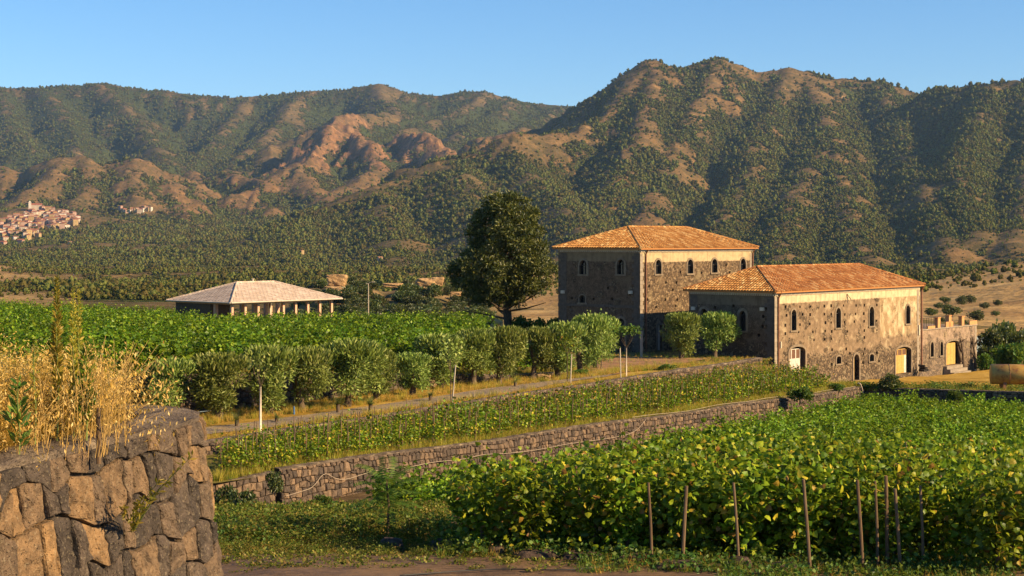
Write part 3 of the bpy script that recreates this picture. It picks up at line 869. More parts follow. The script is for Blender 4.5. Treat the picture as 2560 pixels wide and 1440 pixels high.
# road at the bottom of the picture
s = NT('road_stone', .85, .2); q = s.pos()
n1 = s.noise(.7, q, 6, .65); n2 = s.noise(7, s.vmul(q, (.5, 1, 1)), 5, .7)
col = s.ramp(n2, [(.3, (.05, .030, .017)), (.5, (.105, .063, .036)), (.7, (.17, .105, .060))])
s.color(s.mix(s.map(n1, .44, .60, 0, .8), col, (.19, .112, .05))); s.bump(n2, .9, .05); M_ROAD = s.m
ribbon('road', [(-14, 25.0, 1), (-6, 25.8, 1), (0, 26.0, 1), (3, 25.4, 1), (6, 24.2, 1), (10, 22.2, 1), (16, 19, 1)], 3.1, lambda x, y: z_low(x, y), M_ROAD, 'worn dark stone road at the bottom edge', lift=.06)
# ------------------------------------------------------------------ building materials
def facade_mat(name, plaster_z, plaster_x=None, rub_z=2.2, cream=(.42, .31, .17), brown=(.16, .108, .066), dark=(.085, .062, .045), stain=.6, rubble_all=False, rub_x=None):
    """rubble below, brown render in the middle, cream plaster above plaster_z (or right of plaster_x)"""
    s = NT(name, .92, .08); p = s.coord('Object'); X, Y, Z = s.xyz(p)
    nl = s.noise(.55, p, 5, .6); nm = s.noise(2.2, p, 6, .65); nf = s.noise(11, p, 5, .65)
    vc = s.voro(6.5, s.vadd(p, s.n('ShaderNodeTexNoise').outputs['Color']), 'F1', 'Color')
    vd = s.voro(6.5, s.vadd(p, [x for x in [n for n in s.nt.nodes if n.type == 'TEX_NOISE'][-1:]][0].outputs['Color']), 'DISTANCE_TO_EDGE', 'Distance')
    st = s.ramp(s.xyz(vc)[0], [(0, tuple(q*.75 for q in dark)), (.4, dark), (.75, brown), (1, (.32, .225, .13))])
    st = s.mix(s.map(vd, .0, .06, .85, 0), st, (.30, .22, .135))
    ren = s.ramp(nm, [(.3, tuple(q*.6 for q in brown)), (.5, brown), (.7, tuple(min(1, q*1.6) for q in brown))])
    ren = s.mix(s.map(nf, .52, .68, 0, .6), ren, (.30, .215, .125))
    pl = s.ramp(nm, [(.28, tuple(q*.62 for q in cream)), (.5, cream), (.72, tuple(min(1, q*1.18) for q in cream))])
    streak = s.noise(1.6, s.vmul(p, (1.6, 1.6, .12)), 5, .7)
    pl = s.mix(s.map(streak, .50, .66, 0, stain), pl, tuple(q*.48 for q in cream))
    if rubble_all: fr = s.map(nl, .30, .44)
    else:
        zz = s.math('ADD', Z, s.math('MULTIPLY', s.math('SUBTRACT', nl, .5), 2.2))
        fr = s.map(zz, rub_z - .15, rub_z + .15, 1, 0)
        fr = s.math('MAXIMUM', fr, s.map(s.noise(.9, s.vadd(p, (7, 3, 1)), 4), .56, .62))
    col = s.mix(fr, ren, st)
    col = s.mix(s.map(s.noise(.8, s.vadd(p, (13, 5, 2)), 7, .68), .55, .63, 0, .62), col, tuple(q*.8 for q in cream))
    zp = s.math('ADD', Z, s.math('MULTIPLY', s.math('SUBTRACT', s.noise(3.1, p, 3), .5), .18))
    fp = s.map(zp, plaster_z - .04, plaster_z + .04)
    if plaster_x is not None:
        zb = s.math('ADD', Z, s.math('MULTIPLY', s.math('SUBTRACT', nl, .5), 1.0))
        fx = s.math('MULTIPLY', s.map(X, plaster_x - .03, plaster_x + .03), s.map(zb, rub_z + .75, rub_z + 1.0))
        pl2 = s.mix(s.map(s.noise(1.1, s.vmul(p, (1, 1, .6)), 6, .7), .40, .56, 0, .9), pl, (.24, .155, .08))
        col = s.mix(fx, col, pl2); fp = s.math('MAXIMUM', fp, 0.0)
    col = s.mix(fp, col, pl)
    s.color(col)
    hh = s.math('ADD', s.math('MULTIPLY', s.math('MULTIPLY', s.map(vd, 0, .12), fr), s.math('SUBTRACT', 1.0, fp)), s.math('MULTIPLY', nf, .35))
    s.bump(hh, .9, .07)
    return s.m
def plain(name, c, rough=.85, spec=.2, var=.35, sc=6.0, bump=.2, metal=0.0):
    s = NT(name, rough, spec); p = s.pos(); n = s.noise(sc, p, 5, .65)
    s.color(s.ramp(n, [(.3, tuple(q*(1-var) for q in c)), (.7, tuple(min(1, q*(1+var)) for q in c))]))
    s.b.inputs['Metallic'].default_value = metal
    s.bump(s.noise(sc*4, p, 4), bump, .02); return s.m
M_QUOIN = plain('grey_quoin_stone', (.27, .215, .155), .9, .1, .3, 3)
M_QUOIN_SHADE = plain('quoin_stone_painted_shade', (.11, .085, .065), .9, .1, .3, 3)  # darker copy of the quoin stone, shade painted in for the left faces
M_SURR = plain('lava_window_surround', (.20, .15, .10), .9, .1, .3, 3)
M_RUST = plain('rusty_copper_pipe', (.20, .085, .04), .6, .4, .4, 4)
M_WHITE = plain('white_plaster_trim', (.50, .42, .31), .9, .1, .15, 4)
M_GLASS = NT('dark_window_glass', .12, .5).color((.012, .013, .016)).m
M_DARKIN = NT('painted_interior_dark', .9, .05).color((.012, .010, .009)).m  # near-black colour stands in for an unlit room
M_WFRAME = plain('dark_window_frame', (.035, .028, .022), .6, .3)
M_WOODY = plain('ochre_door_wood', (.46, .27, .07), .65, .3, .25, 5)
M_WOODG = plain('grey_door_wood', (.50, .44, .36), .8, .2, .2, 5)
M_WOODB = plain('brown_door_pane', (.12, .055, .025), .5, .4, .3, 5)
s = NT('terracotta_tiles', .85, .15); p = s.pos(); r = s.island()
c = s.ramp(r, [(0, (.23, .085, .027)), (.35, (.345, .138, .043)), (.75, (.435, .195, .066)), (1, (.53, .325, .14))])
c = s.mix(s.map(s.noise(1.3, p, 5, .7), .5, .70, 0, .6), c, (.24, .10, .045)); s.color(c); s.bump(s.noise(20, p, 3), .4, .02); M_TILE = s.m
s = NT('terracotta_yellow_tiles', .85, .15); p = s.pos(); r = s.island()
c = s.ramp(r, [(0, (.25, .105, .030)), (.35, (.37, .168, .048)), (.75, (.46, .235, .075)), (1, (.57, .37, .155))])
c = s.mix(s.map(s.noise(1.3, p, 5, .7), .5, .70, 0, .6), c, (.34, .17, .06)); s.color(c); s.bump(s.noise(20, p, 3), .4, .02); M_TILEY = s.m

# ------------------------------------------------------------------ building kit
class House:
    """local frame: x along the sunny face, y along the shaded face (both receding), z up; origin at the near corner"""
    def __init__(h, name, label, px, d, zbase, ang=50.0, cat='house'):
        h.a = math.radians(ang); h.C = Vector((PX(px, d), d, zbase))
        h.root = thing(name, label, cat, h.C, h.a)
        h.R = Vector((math.cos(h.a), math.sin(h.a), 0)); h.Lf = Vector((-math.sin(h.a), math.cos(h.a), 0))
    def face(h, px, py, side='R', off=0.0):
        """photo pixel -> (distance along the face, local z)"""
        D = h.R if side == 'R' else h.Lf
        O = h.C + (h.Lf if side == 'R' else h.R) * off
        k = (px - CX) / F
        t = (k * O.y - O.x) / (D.x - k * D.y)
        y = O.y + t * D.y
        return t, EYE - (py - HY) / F * y - h.C.z
    def m(h, side, s_, z, dep):           # dep > 0 goes into the wall
        return (s_, dep, z) if side == 'R' else (dep, s_, z)

def arch_slices(a, b, z0, z1, rise, n=5):
    """rectangles that approximate an arched opening from outside"""
    out = [(a, b, z0, z1 - rise)]
    c = (a+b)/2; w = (b-a)/2
    for i in range(n):
        za = z1 - rise + rise*i/n; zb = z1 - rise + rise*(i+1)/n
        q = math.sqrt(max(0, 1 - (i/n)**2)) * w
        out.append((c-q, c+q, za, zb))
    return out
def arch_curve(a, b, z0, z1, rise, n=12, off=0.0):
    c = (a+b)/2; w = (b-a)/2 + off
    pts = [(c-w, z0)]
    for i in range(n+1):
        t = math.pi - math.pi*i/n
        pts.append((c + w*math.cos(t), z1 - rise + (rise+off)*math.sin(t)))
    pts.append((c+w, z0)); return pts

def wall(h, side, s0, s1, z0, z1, holes, mat_, name='wall', reveal=.32):
    """wall plane with rectangular cut-outs and reveals"""
    eps = .0005
    xs = sorted(set([s0, s1] + [q for r in holes for q in r[:2]])); zs = sorted(set([z0, z1] + [q for r in holes for q in r[2:4]]))
    xs = [x for x in xs if s0-eps <= x <= s1+eps]; zs = [z for z in zs if z0-eps <= z <= z1+eps]
    mb = MB(); hs = np.array(holes) if holes else np.zeros((0, 4))
    flip = side == 'L'
    vid = {}
    def v(x, z, dp):
        k = (round(x, 4), round(z, 4), dp)
        if k not in vid: vid[k] = len(mb.v); mb.v.append(h.m(side, x, z, dp))
        return vid[k]
    def q(*f):
        mb.f.append(f if not flip else tuple(reversed(f))); mb.m.append(0)
    nx, nz = len(xs)-1, len(zs)-1
    solid = np.ones((nx, nz), bool)
    for i in range(nx):
        cx_ = (xs[i]+xs[i+1])/2
        for j in range(nz):
            cz_ = (zs[j]+zs[j+1])/2
            if len(hs) and ((hs[:, 0] < cx_) & (cx_ < hs[:, 1]) & (hs[:, 2] < cz_) & (cz_ < hs[:, 3])).any(): solid[i, j] = False
    # merge vertical runs of columns
    for i in range(nx):
        j = 0
        while j < nz:
            if not solid[i, j]: j += 1; continue
            q(v(xs[i], zs[j], 0), v(xs[i+1], zs[j], 0), v(xs[i+1], zs[j+1], 0), v(xs[i], zs[j+1], 0)); j += 1
    for i in range(nx):
        for j in range(nz):
            if solid[i, j]: continue
            a, b, c, d = xs[i], xs[i+1], zs[j], zs[j+1]
            if i == 0 or solid[i-1, j]: q(v(a, c, 0), v(a, d, 0), v(a, d, reveal), v(a, c, reveal))
            if i == nx-1 or solid[i+1, j]: q(v(b, d, 0), v(b, c, 0), v(b, c, reveal), v(b, d, reveal))
            if j == 0 or solid[i, j-1]: q(v(a, c, reveal), v(b, c, reveal), v(b, c, 0), v(a, c, 0))
            if j == nz-1 or solid[i, j+1]: q(v(a, d, 0), v(b, d, 0), v(b, d, reveal), v(a, d, reveal))
    return obj(name, mb.mesh(name, mat_), h.root)

def ring(h, side, a, b, z0, z1, rise, th, proud, deep, closed_bottom=False, n=12):
    """arched surround standing proud of the wall"""
    inn = arch_curve(a, b, z0, z1, rise, n); out = arch_curve(a, b, z0, z1, rise, n, th)
    mb = MB(); N = len(inn)
    for pts, dp in ((inn, deep), (inn, -proud), (out, -proud), (out, .0)):
        for x, z in pts: mb.v.append(h.m(side, x, z, dp))
    flip = side == 'L'
    for k in range(3):
        for i in range(N-1):
            f = (k*N+i, k*N+i+1, (k+1)*N+i+1, (k+1)*N+i)
            mb.f.append(f if flip else tuple(reversed(f))); mb.m.append(0)
    return mb
def panel(h, side, pts, dp):
    mb = MB(); mb.v = [h.m(side, x, z, dp) for x, z in pts]
    f = tuple(range(len(pts))); mb.f = [f if side == 'L' else tuple(reversed(f))]; mb.m = [0]
    return mb
def boxl(h, side, mb, a, b, z0, z1, d0, d1, mi=0):
    p0 = h.m(side, a, z0, d0); p1 = h.m(side, b, z1, d1)
    mb.box([min(q) for q in zip(p0, p1)], [max(q) for q in zip(p0, p1)], mi)

def window(h, side, a, b, z0, z1, holes, rise=None, th=.16, sill=True, part_label=None):
    rise = rise if rise is not None else (b-a)/2*1.15
    holes += arch_slices(a, b, z0, z1, rise)
    w = obj('window', ring(h, side, a, b, z0, z1, rise, th, .05, .30).mesh('window', M_SURR), h.root)
    obj('pane', panel(h, side, arch_curve(a-.04, b+.04, z0-.04, z1+.04, rise), .26).mesh('pane', M_GLASS), w)
    fr = MB()
    c = (a+b)/2
    boxl(h, side, fr, c-.035, c+.035, z0, z1-.05, .20, .25)
    boxl(h, side, fr, a-.02, b+.02, z1-rise-.03, z1-rise+.03, .205, .245)
    for q in (a, b-.05): boxl(h, side, fr, q, q+.05, z0, z1-rise, .19, .255)
    obj('window_frame', fr.mesh('window_frame', M_WFRAME), w)
    if sill:
        sb = MB(); boxl(h, side, sb, a-.2, b+.2, z0-.13, z0, -.10, .2)
        obj('sill', sb.mesh('sill', M_SURR), w)
    return w

def door(h, side, a, b, z0, z1, holes, rise, leaf_mat_, pane_mat, open_w=0.0, th=.2, npl=6, panes=3, ringmat=None):
    holes += arch_slices(a, b, z0, z1, rise)
    d = obj('door', ring(h, side, a, b, z0, z1, rise, th, .06, .34).mesh('door', ringmat or M_SURR), h.root)
    obj('doorway_dark_sheet', panel(h, side, arch_curve(a-.05, b+.05, z0-.05, z1+.05, rise), .33).mesh('doorway_dark_sheet', M_DARKIN), d)  # near-black sheet painting the darkness behind the door
    lw = (b-a-open_w)/npl
    ztop = z1 - rise*.45
    pane_h = (z1-z0)*.24 if panes else 0
    for i in range(npl):
        m_ = MB(); boxl(h, side, m_, a+i*lw+.008, a+(i+1)*lw-.008, z0+.03, ztop-pane_h-.02, .20+.006*(i % 2), .26)
        obj('plank', m_.mesh('plank', leaf_mat_ if not isinstance(leaf_mat_, list) else leaf_mat_[i % len(leaf_mat_)]), d)
    if panes:
        tot = b-a-open_w; pw = tot/panes
        for i in range(panes):
            m_ = MB(); boxl(h, side, m_, a+i*pw+.06, a+(i+1)*pw-.06, ztop-pane_h+.03, ztop-.05, .225, .25)
            obj('pane', m_.mesh('pane', pane_mat), d)
        m_ = MB()
        for i in range(panes+1):
            x = a+i*pw; boxl(h, side, m_, max(a, x-.06), min(a+tot, x+.06), ztop-pane_h-.02, ztop, .20, .262)
        for zz in (ztop-pane_h-.018, ztop-.05): boxl(h, side, m_, a, a+tot, zz, zz+.05, .197, .264)
        obj('door_rail', m_.mesh('door_rail', leaf_mat_ if not isinstance(leaf_mat_, list) else leaf_mat_[0]), d)
    return d

def tile_slope(mb, e0, e1, up, slope_len, clip, pitch=.24, course=.42, r=.085, mi=0):
    """half-round tiles on a roof plane. e0->e1 eave, up = unit vector up the slope, clip(s)=length available at s"""
    e0 = Vector(e0); e1 = Vector(e1); ax = (e1-e0); L = ax.length; ax.normalize(); nrm = ax.cross(up).normalized()
    if nrm.z < 0: nrm = -nrm
    n = int(L / pitch)
    for i in range(n):
        s_ = (i+.5) * L / n; ln = clip(s_)
        if ln < .12: continue
        k = max(1, int(round(ln / course))); cl = ln / k
        for j in range(k):
            jit = random.uniform(-.012, .012)
            a = e0 + ax*(s_+jit) + up*(j*cl - .03); b = e0 + ax*(s_+jit*.3) + up*((j+1)*cl)
            o = len(mb.v)
            for q, rr, li in ((a, r*1.08, .055), (b, r*.9, .02)):
                for th in (0, .25, .5, .75, 1):
                    t = math.pi*th
                    mb.v.append(tuple(q + ax*(math.cos(t)*rr*1.15) + nrm*(math.sin(t)*rr + li + random.uniform(0, .006))))
            for q in range(4): mb.f.append((o+q, o+q+1, o+5+q+1, o+5+q)); mb.m.append(mi)
            mb.f.append((o, o+4, o+3, o+2, o+1)); mb.m.append(mi)

def hip_roof(h, Lx, Ly, z, rise, over, tile_l, tile_r, pitch=.26, flat=False, slabm=None, tiler=tile_slope):
    """hip roof over x 0..Lx, y 0..Ly"""
    x0, y0, x1, y1 = -over, -over, Lx+over, Ly+over
    hw = (y1-y0)/2
    zc = z
    A, B, C, D = Vector((x0, y0, zc)), Vector((x1, y0, zc)), Vector((x1, y1, zc)), Vector((x0, y1, zc))
    E, G = Vector((x0+hw, y0+hw, zc+rise)), Vector((x1-hw, y0+hw, zc+rise))
    dn = Vector((0, 0, -.10))
    mb = MB()
    mb.v = [tuple(q) for q in (A, B, C, D, E, G)] + [tuple(q+dn) for q in (A, B, C, D)]
    mb.f = [(0, 1, 5, 4), (2, 3, 4, 5), (3, 0, 4), (1, 2, 5), (9, 8, 7, 6), (0, 6, 7, 1), (1, 7, 8, 2), (2, 8, 9, 3), (3, 9, 6, 0)]; mb.m = [0]*9
    roof = obj('roof', mb.mesh('roof', slabm or M_TILE), h.root)
    sl = math.hypot(hw, rise)
    for (e0, e1, upv, mt) in ((A, B, Vector((0, hw, rise)), tile_r), (D, A, Vector((hw, 0, rise)), tile_l), (C, D, Vector((0, -hw, rise)), tile_r), (B, C, Vector((-hw, 0, rise)), tile_l)):
        L = (e1-e0).length; up = upv.normalized()
        def clip(s_, L=L): return min(sl, min(s_, L-s_)/hw*sl - .02)
        t = MB(); tiler(t, e0, e1, up, sl, clip, pitch)
        if t.v: obj('roof_tiles', t.mesh('roof_tiles', mt), roof, kind='stuff')
    rt = MB()
    for a, b in ((E, G), (A, E), (D, E), (B, G), (C, G)):
        n = max(1, int((b-a).length / .42))
        for i in range(n):
            p = a.lerp(b, i/n); q = a.lerp(b, (i+1.12)/n)
            rt.tube([p+Vector((0, 0, .05)), q+Vector((0, 0, .035))], [.125, .105], 7)
    obj('ridge_tiles', rt.mesh('ridge_tiles', tile_r), roof, kind='stuff')
    return roof, x0, y0, x1, y1

def cornice(h, Lx, Ly, z, dent=.2, out=.16, m_=None):
    c = MB()
    for side, L in (('R', Lx), ('L', Ly)):
        boxl(h, side, c, -.1 if side == 'R' else .13, L, z-.16, z-.06, -out*.5 - (.002 if side == 'R' else 0), -.003)
        n = int(L / dent)
        for i in range(n): boxl(h, side, c, i*dent+.02, i*dent+dent*.62, z-.28, z-.162, -out*.62, -.004)
    return obj('cornice', c.mesh('cornice', m_ or M_WHITE), h.root, kind='stuff')

def downpipe(h, side, s_, z0, z1, r=.06):
    p = MB()
    pts = [h.m(side, s_, z1+.12, -.34), h.m(side, s_, z1-.02, -.30), h.m(side, s_, z1-.35, -.10), h.m(side, s_, z1-.8, -.09), h.m(side, s_, z0, -.09)]
    p.tube(pts, r, 8)
    for z in np.arange(z0+1, z1-1, 1.9): boxl(h, side, p, s_-.09, s_+.09, z, z+.05, -.16, -.0)
    return obj('downpipe', p.mesh('downpipe', M_RUST), h.root)
def quoins(h, side, s_a, z0, z1, m_, bh=.34, w=.52, dirn=1):
    z = z0; i = 0
    while z < z1 - .1:
        zz = min(z+bh, z1)
        ww = w*(1.0 if i % 2 else .72)
        q = MB(); a, b = (s_a, s_a+ww*dirn) if dirn > 0 else (s_a-ww, s_a)
        boxl(h, side, q, a, b, z+.008, zz-.008, -.022, .05)
        obj('quoin', q.mesh('quoin', m_), h.root); z = zz; i += 1
def lamp(h, side, s_, z):
    l = MB(); boxl(h, side, l, s_-.16, s_+.16, z-.12, z+.14, -.22, -.02)
    boxl(h, side, l, s_-.04, s_+.04, z-.05, z+.05, -.03, .02)
    return obj('wall_lamp', l.mesh('wall_lamp', M_WHITE), h.root)

# ------------------------------------------------------------------ tall house
BH = House('stone_house', 'tall square stone house with cream plaster band and hip tiled roof', 1600, 131.4, EYE-9.25)
LB, WB = 17.6, 8.55
zeB = BH.face(1600, 624)[1]
holesR = []; holesL = []
for (xa, xb, ya, yb) in ((952, 1003, 375, 497), (1226, 1276, 372, 492), (1435, 1483, 368, 485), (1680, 1727, 365, 482)):
    a, _ = BH.face(1360+xa/3.428, 640); b, _ = BH.face(1360+xb/3.428, 640)
    z1 = BH.face(1360+(xa+xb)/6.856, 540+ya/3.428)[1]; z0 = BH.face(1360+(xa+xb)/6.856, 540+yb/3.428)[1]
    window(BH, 'R', a, b, z0, z1, holesR)
for (xa, xb, ya, yb) in ((305, 370, 378, 500), (627, 692, 372, 500)):
    b, _ = BH.face(1360+xa/3.428, 640, 'L'); a, _ = BH.face(1360+xb/3.428, 640, 'L')
    z1 = BH.face(1360+(xa+xb)/6.856, 540+ya/3.428, 'L')[1]; z0 = BH.face(1360+(xa+xb)/6.856, 540+yb/3.428, 'L')[1]
    window(BH, 'L', a, b, z0, z1, holesL)
# ground-floor arch on the shaded side and a bricked small window
b, _ = BH.face(1543, 800, 'L'); a, _ = BH.face(1562, 800, 'L'); z1 = BH.face(1552, 796, 'L')[1]
door(BH, 'L', a, b, 0.0, z1, holesL, (b-a)*.5, M_WFRAME, M_DARKIN, npl=4, panes=0)
b, _ = BH.face(1449, 745, 'L'); a, _ = BH.face(1463, 745, 'L'); z1 = BH.face(1456, 738, 'L')[1]; z0 = BH.face(1456, 757, 'L')[1]
window(BH, 'L', a, b, z0, z1, holesL, rise=.15, th=.1)
# narrow door near the corner on the sunny side
a, _ = BH.face(1643, 840); b, _ = BH.face(1655, 840); z1 = BH.face(1649, 812)[1]
door(BH, 'R', a, b, 0.0, z1, holesR, .08, M_WOODG, M_WOODB, npl=3, panes=0, th=.18)
putR = [(1045,570),(1135,570),(1105,632),(1040,716),(1142,716),(1350,486),(1592,482),(1200,632),(1384,562),(886,716),(1170,480),(1560,420),(1040,850),(1130,770),(960,780),(900,600)]
for zx, zy in putR:
    s_, z_ = BH.face(1360+zx/3.428, 540+zy/3.428); holesR.append((s_-.12, s_+.12, z_-.11, z_+.11))
for px_, py_ in ((1415, 700), (1520, 720), (1575, 735), (1430, 745), (1484, 748), (1530, 747), (1405, 660)):
    s_, z_ = BH.face(px_, py_, 'L'); holesL.append((s_-.1, s_+.1, z_-.11, z_+.11))
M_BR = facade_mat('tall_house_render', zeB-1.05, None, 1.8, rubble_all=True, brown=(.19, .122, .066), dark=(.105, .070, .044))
M_BL = facade_mat('tall_house_render_painted_shade', zeB-1.0, None, 1.5, cream=(.22, .155, .09), brown=(.11, .07, .044))  # darker copy of the sunny-face render; shade put into the colour
wall(BH, 'R', 0, LB, -2.5, zeB, holesR, M_BR)
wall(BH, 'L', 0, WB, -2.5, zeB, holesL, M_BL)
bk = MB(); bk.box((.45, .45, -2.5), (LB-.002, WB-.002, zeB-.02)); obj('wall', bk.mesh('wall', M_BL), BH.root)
hip_roof(BH, LB, WB, zeB+.10, 1.78, .38, M_TILEY, M_TILEY)
cornice(BH, LB, WB, zeB+.06)
quoins(BH, 'R', 0.0, -.2, zeB-.3, M_QUOIN); quoins(BH, 'L', .052, -.2, zeB-.3, M_QUOIN_SHADE, w=.75); quoins(BH, 'L', WB-.9, -.2, zeB-.3, M_QUOIN_SHADE, w=.9)
quoins(BH, 'R', LB-.55, 3.0, zeB-.3, M_QUOIN)
bc = MB(); z_ = BH.face(1500, 764, 'L')[1]; boxl(BH, 'L', bc, .0, WB, z_-.12, z_+.1, -.06, -.004); obj('string_course', bc.mesh('string_course', M_QUOIN_SHADE), BH.root)
downpipe(BH, 'R', BH.face(1613, 700)[0], -.2, zeB); downpipe(BH, 'R', BH.face(1880, 650)[0], 2.0, zeB)
lamp(BH, 'L', *BH.face(1409, 730, 'L')); lamp(BH, 'L', *BH.face(1578, 731, 'L'))

# ------------------------------------------------------------------ long low house
SH = House('stone_house', 'long low stone house with orange hip tiled roof and arched wooden doors', 1936, 124.0, EYE-11.5)
LS, WS = 25.2, 7.9
zeS = SH.face(1936, 733)[1]
hR = []; hL = []
def z2(zx, zy): return 1860+zx/3.657, 640+zy/3.657
for (xa, xb, ya, yb) in ((430, 475, 490, 680), (838, 882, 475, 657), (1143, 1185, 463, 640), (1478, 1515, 450, 618)):
    a, _ = SH.face(z2(xa, 0)[0], 800); b, _ = SH.face(z2(xb, 0)[0], 800); mx = z2((xa+xb)/2, 0)[0]
    window(SH, 'R', a, b, SH.face(mx, z2(0, yb)[1])[1], SH.face(mx, z2(0, ya)[1])[1], hR)
for (xa, xb, ya, yb) in ((842, 885, 917, 985), (1145, 1185, 897, 962)):
    a, _ = SH.face(z2(xa, 0)[0], 800); b, _ = SH.face(z2(xb, 0)[0], 800); mx = z2((xa+xb)/2, 0)[0]
    window(SH, 'R', a, b, SH.face(mx, z2(0, yb)[1])[1], SH.face(mx, z2(0, ya)[1])[1], hR, rise=.2, th=.14)
for (xa, xb, ya, rise, lm, pm, ow_, npl, pn) in ((412, 557, 828, .42, M_WOODG, M_WOODB, .42, 6, 3), (1385, 1525, 830, .42, [M_WOODY, M_WOODY, M_WOODY, M_WOODY, M_WOODY, M_WOODG], M_WOODB, .5, 6, 3), (1000, 1050, 898, .5, M_WOODY, M_WOODB, .42, 3, 0)):
    a, _ = SH.face(z2(xa, 0)[0], 900); b, _ = SH.face(z2(xb, 0)[0], 900); mx = z2((xa+xb)/2, 0)[0]
    door(SH, 'R', a, b, -.25, SH.face(mx, z2(0, ya)[1])[1], hR, rise, lm, pm, ow_, npl=npl, panes=pn)
for (xa, xb, ya, yb) in ((1849, 1864.6, 777, 827), (1752, 1769, 772, 826)):
    b, _ = SH.face(xa, 800, 'L'); a, _ = SH.face(xb, 800, 'L'); mx = (xa+xb)/2
    window(SH, 'L', a, b, SH.face(mx, yb, 'L')[1], SH.face(mx, ya, 'L')[1], hL, th=.22)
put = [(380,465),(512,465),(605,463),(735,458),(797,455),(910,453),(1025,453),(1100,450),(1215,448),(390,543),(535,533),(605,536),(735,532),(797,530),(922,535),(1020,530),(1095,527),
       (378,633),(512,627),(602,622),(745,610),(797,608),(920,605),(1008,600),(1098,597),(1213,592),(378,710),(500,695),(630,693),(742,687),(802,690),(945,690),(1100,682),(1215,678),
       (640,768),(737,762),(797,757),(1100,745),(805,857),(935,850),(1105,848),(968,890),(1090,895),(1215,885),(935,985),(1088,975),(803,990),(1235,960)]
for zx, zy in put:
    s_, z_ = SH.face(*z2(zx, zy)); e = random.uniform(.09, .13); hR.append((s_-e*1.2, s_+e*1.2, z_-e, z_+e))
for px_, py_ in ((1787, 769), (1834, 765), (1833, 790), (1908, 791), (1906, 817), (1897, 838), (1915, 770)):
    s_, z_ = SH.face(px_, py_, 'L'); hL.append((s_-.12, s_+.12, z_-.12, z_+.12))
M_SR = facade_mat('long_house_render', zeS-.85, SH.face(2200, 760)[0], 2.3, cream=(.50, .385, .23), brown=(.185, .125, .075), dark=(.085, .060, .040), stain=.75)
M_SL = facade_mat('long_house_render_painted_shade', zeS-1.0, None, 3.2, cream=(.17, .125, .08), brown=(.10, .07, .048))  # cream and brown lowered to paint shade onto the left face
wall(SH, 'R', 0, LS, -2.5, zeS, hR, M_SR)
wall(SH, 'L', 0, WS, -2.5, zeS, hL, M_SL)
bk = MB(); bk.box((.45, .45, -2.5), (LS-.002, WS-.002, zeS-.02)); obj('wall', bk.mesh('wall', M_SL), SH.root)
hip_roof(SH, LS, WS, zeS+.10, 1.82, .36, M_TILEY, M_TILE)
cornice(SH, LS, WS, zeS+.06)
quoins(SH, 'R', 0.0, -.2, zeS-.3, M_QUOIN); quoins(SH, 'L', .052, -.2, zeS-.3, M_QUOIN_SHADE, w=.8); quoins(SH, 'L', WS-.8, 2.0, zeS-.3, M_QUOIN_SHADE, w=.78)
quoins(SH, 'R', LS-.6, -.3, zeS-.3, M_QUOIN)
downpipe(SH, 'R', SH.face(1944, 800)[0], -.2, zeS, .07); downpipe(SH, 'R', SH.face(2302, 800)[0], -.2, zeS, .08)
lamp(SH, 'L', *SH.face(1735, 771, 'L')); lamp(SH, 'L', *SH.face(1907, 773, 'L'))
# string course and the faded iron bracket, small lamps and boxes on the sunny face
br = MB(); s_, z_ = SH.face(2117, 735)
br.tube([SH.m('R', s_, z_, -.03), SH.m('R', s_-.28, z_-.7, -.2)], .03, 6); br.tube([SH.m('R', s_, z_, -.03), SH.m('R', s_+.4, z_-.5, -.2)], .03, 6)
obj('iron_bracket', br.mesh('iron_bracket', M_WFRAME), SH.root)
fl = MB()
for px_, py_, w_, h_ in ((1950, 862, .12, .5), (2296, 825, .18, .9)):
    s_, z_ = SH.face(px_, py_); boxl(SH, 'R', fl, s_-w_/2, s_+w_/2, z_-h_/2, z_+h_/2, -.12, -.01)
obj('meter_box', fl.mesh('meter_box', M_WHITE), SH.root)

# ------------------------------------------------------------------ annex with brick parapet
AX = House('annex', 'low flat stone annex with brick parapet piers and ochre arched door', 2309, 124.0 + 25.35*math.sin(math.radians(50)) + .02, EYE-12.4, cat='building')
AX.C = SH.C + SH.R*25.28 + SH.Lf*.25; AX.C.z = EYE-12.4; AX.root.location = AX.C
LA, WA = 12.6, 6.5
zA = AX.face(2330, 824)[1]; hA = []
def z5(zx, zy): return 2200+zx/4.8, 700+zy/4.8
for (xa, xb, ya, yb) in ((603, 640, 745, 920), (720, 752, 740, 905)):
    a, _ = AX.face(z5(xa, 0)[0], 870); b, _ = AX.face(z5(xb, 0)[0], 870); mx = z5((xa+xb)/2, 0)[0]
    window(AX, 'R', a, b, AX.face(mx, z5(0, yb)[1])[1], AX.face(mx, z5(0, ya)[1])[1], hA, th=.2)
a, _ = AX.face(z5(790, 0)[0], 880); b, _ = AX.face(z5(960, 0)[0], 880)
zd0 = AX.face(2381, 912)[1]
door(AX, 'R', a, b, zd0, AX.face(2381, 852)[1], hA, .4, M_WOODY, M_WOODB, .6, npl=7, panes=0)
M_AX = facade_mat('annex_stone', zA+2, None, 2.9, brown=(.25, .175, .12), dark=(.15, .11, .08))
wall(AX, 'R', 0, LA, -2.0, zA, hA, M_AX)
bx_ = MB(); bx_.box((.4, .4, -2), (LA-.002, WA, zA-.03)); bx_.box((-.0, .002, zA-.03), (LA, WA, zA-.005)); obj('wall', bx_.mesh('wall', M_AX), AX.root)
wl = MB(); wl.box((0, .001, -2), (.35, WA, zA-.04)); obj('wall', wl.mesh('wall', M_AX), AX.root)
quoins(AX, 'R', LA-.5, -.2, zA-.05, M_QUOIN, w=.48)
cp = MB(); boxl(AX, 'R', cp, -.02, LA+.05, zA, zA+.1, -.08, .5); obj('coping', cp.mesh('coping', M_QUOIN), AX.root)
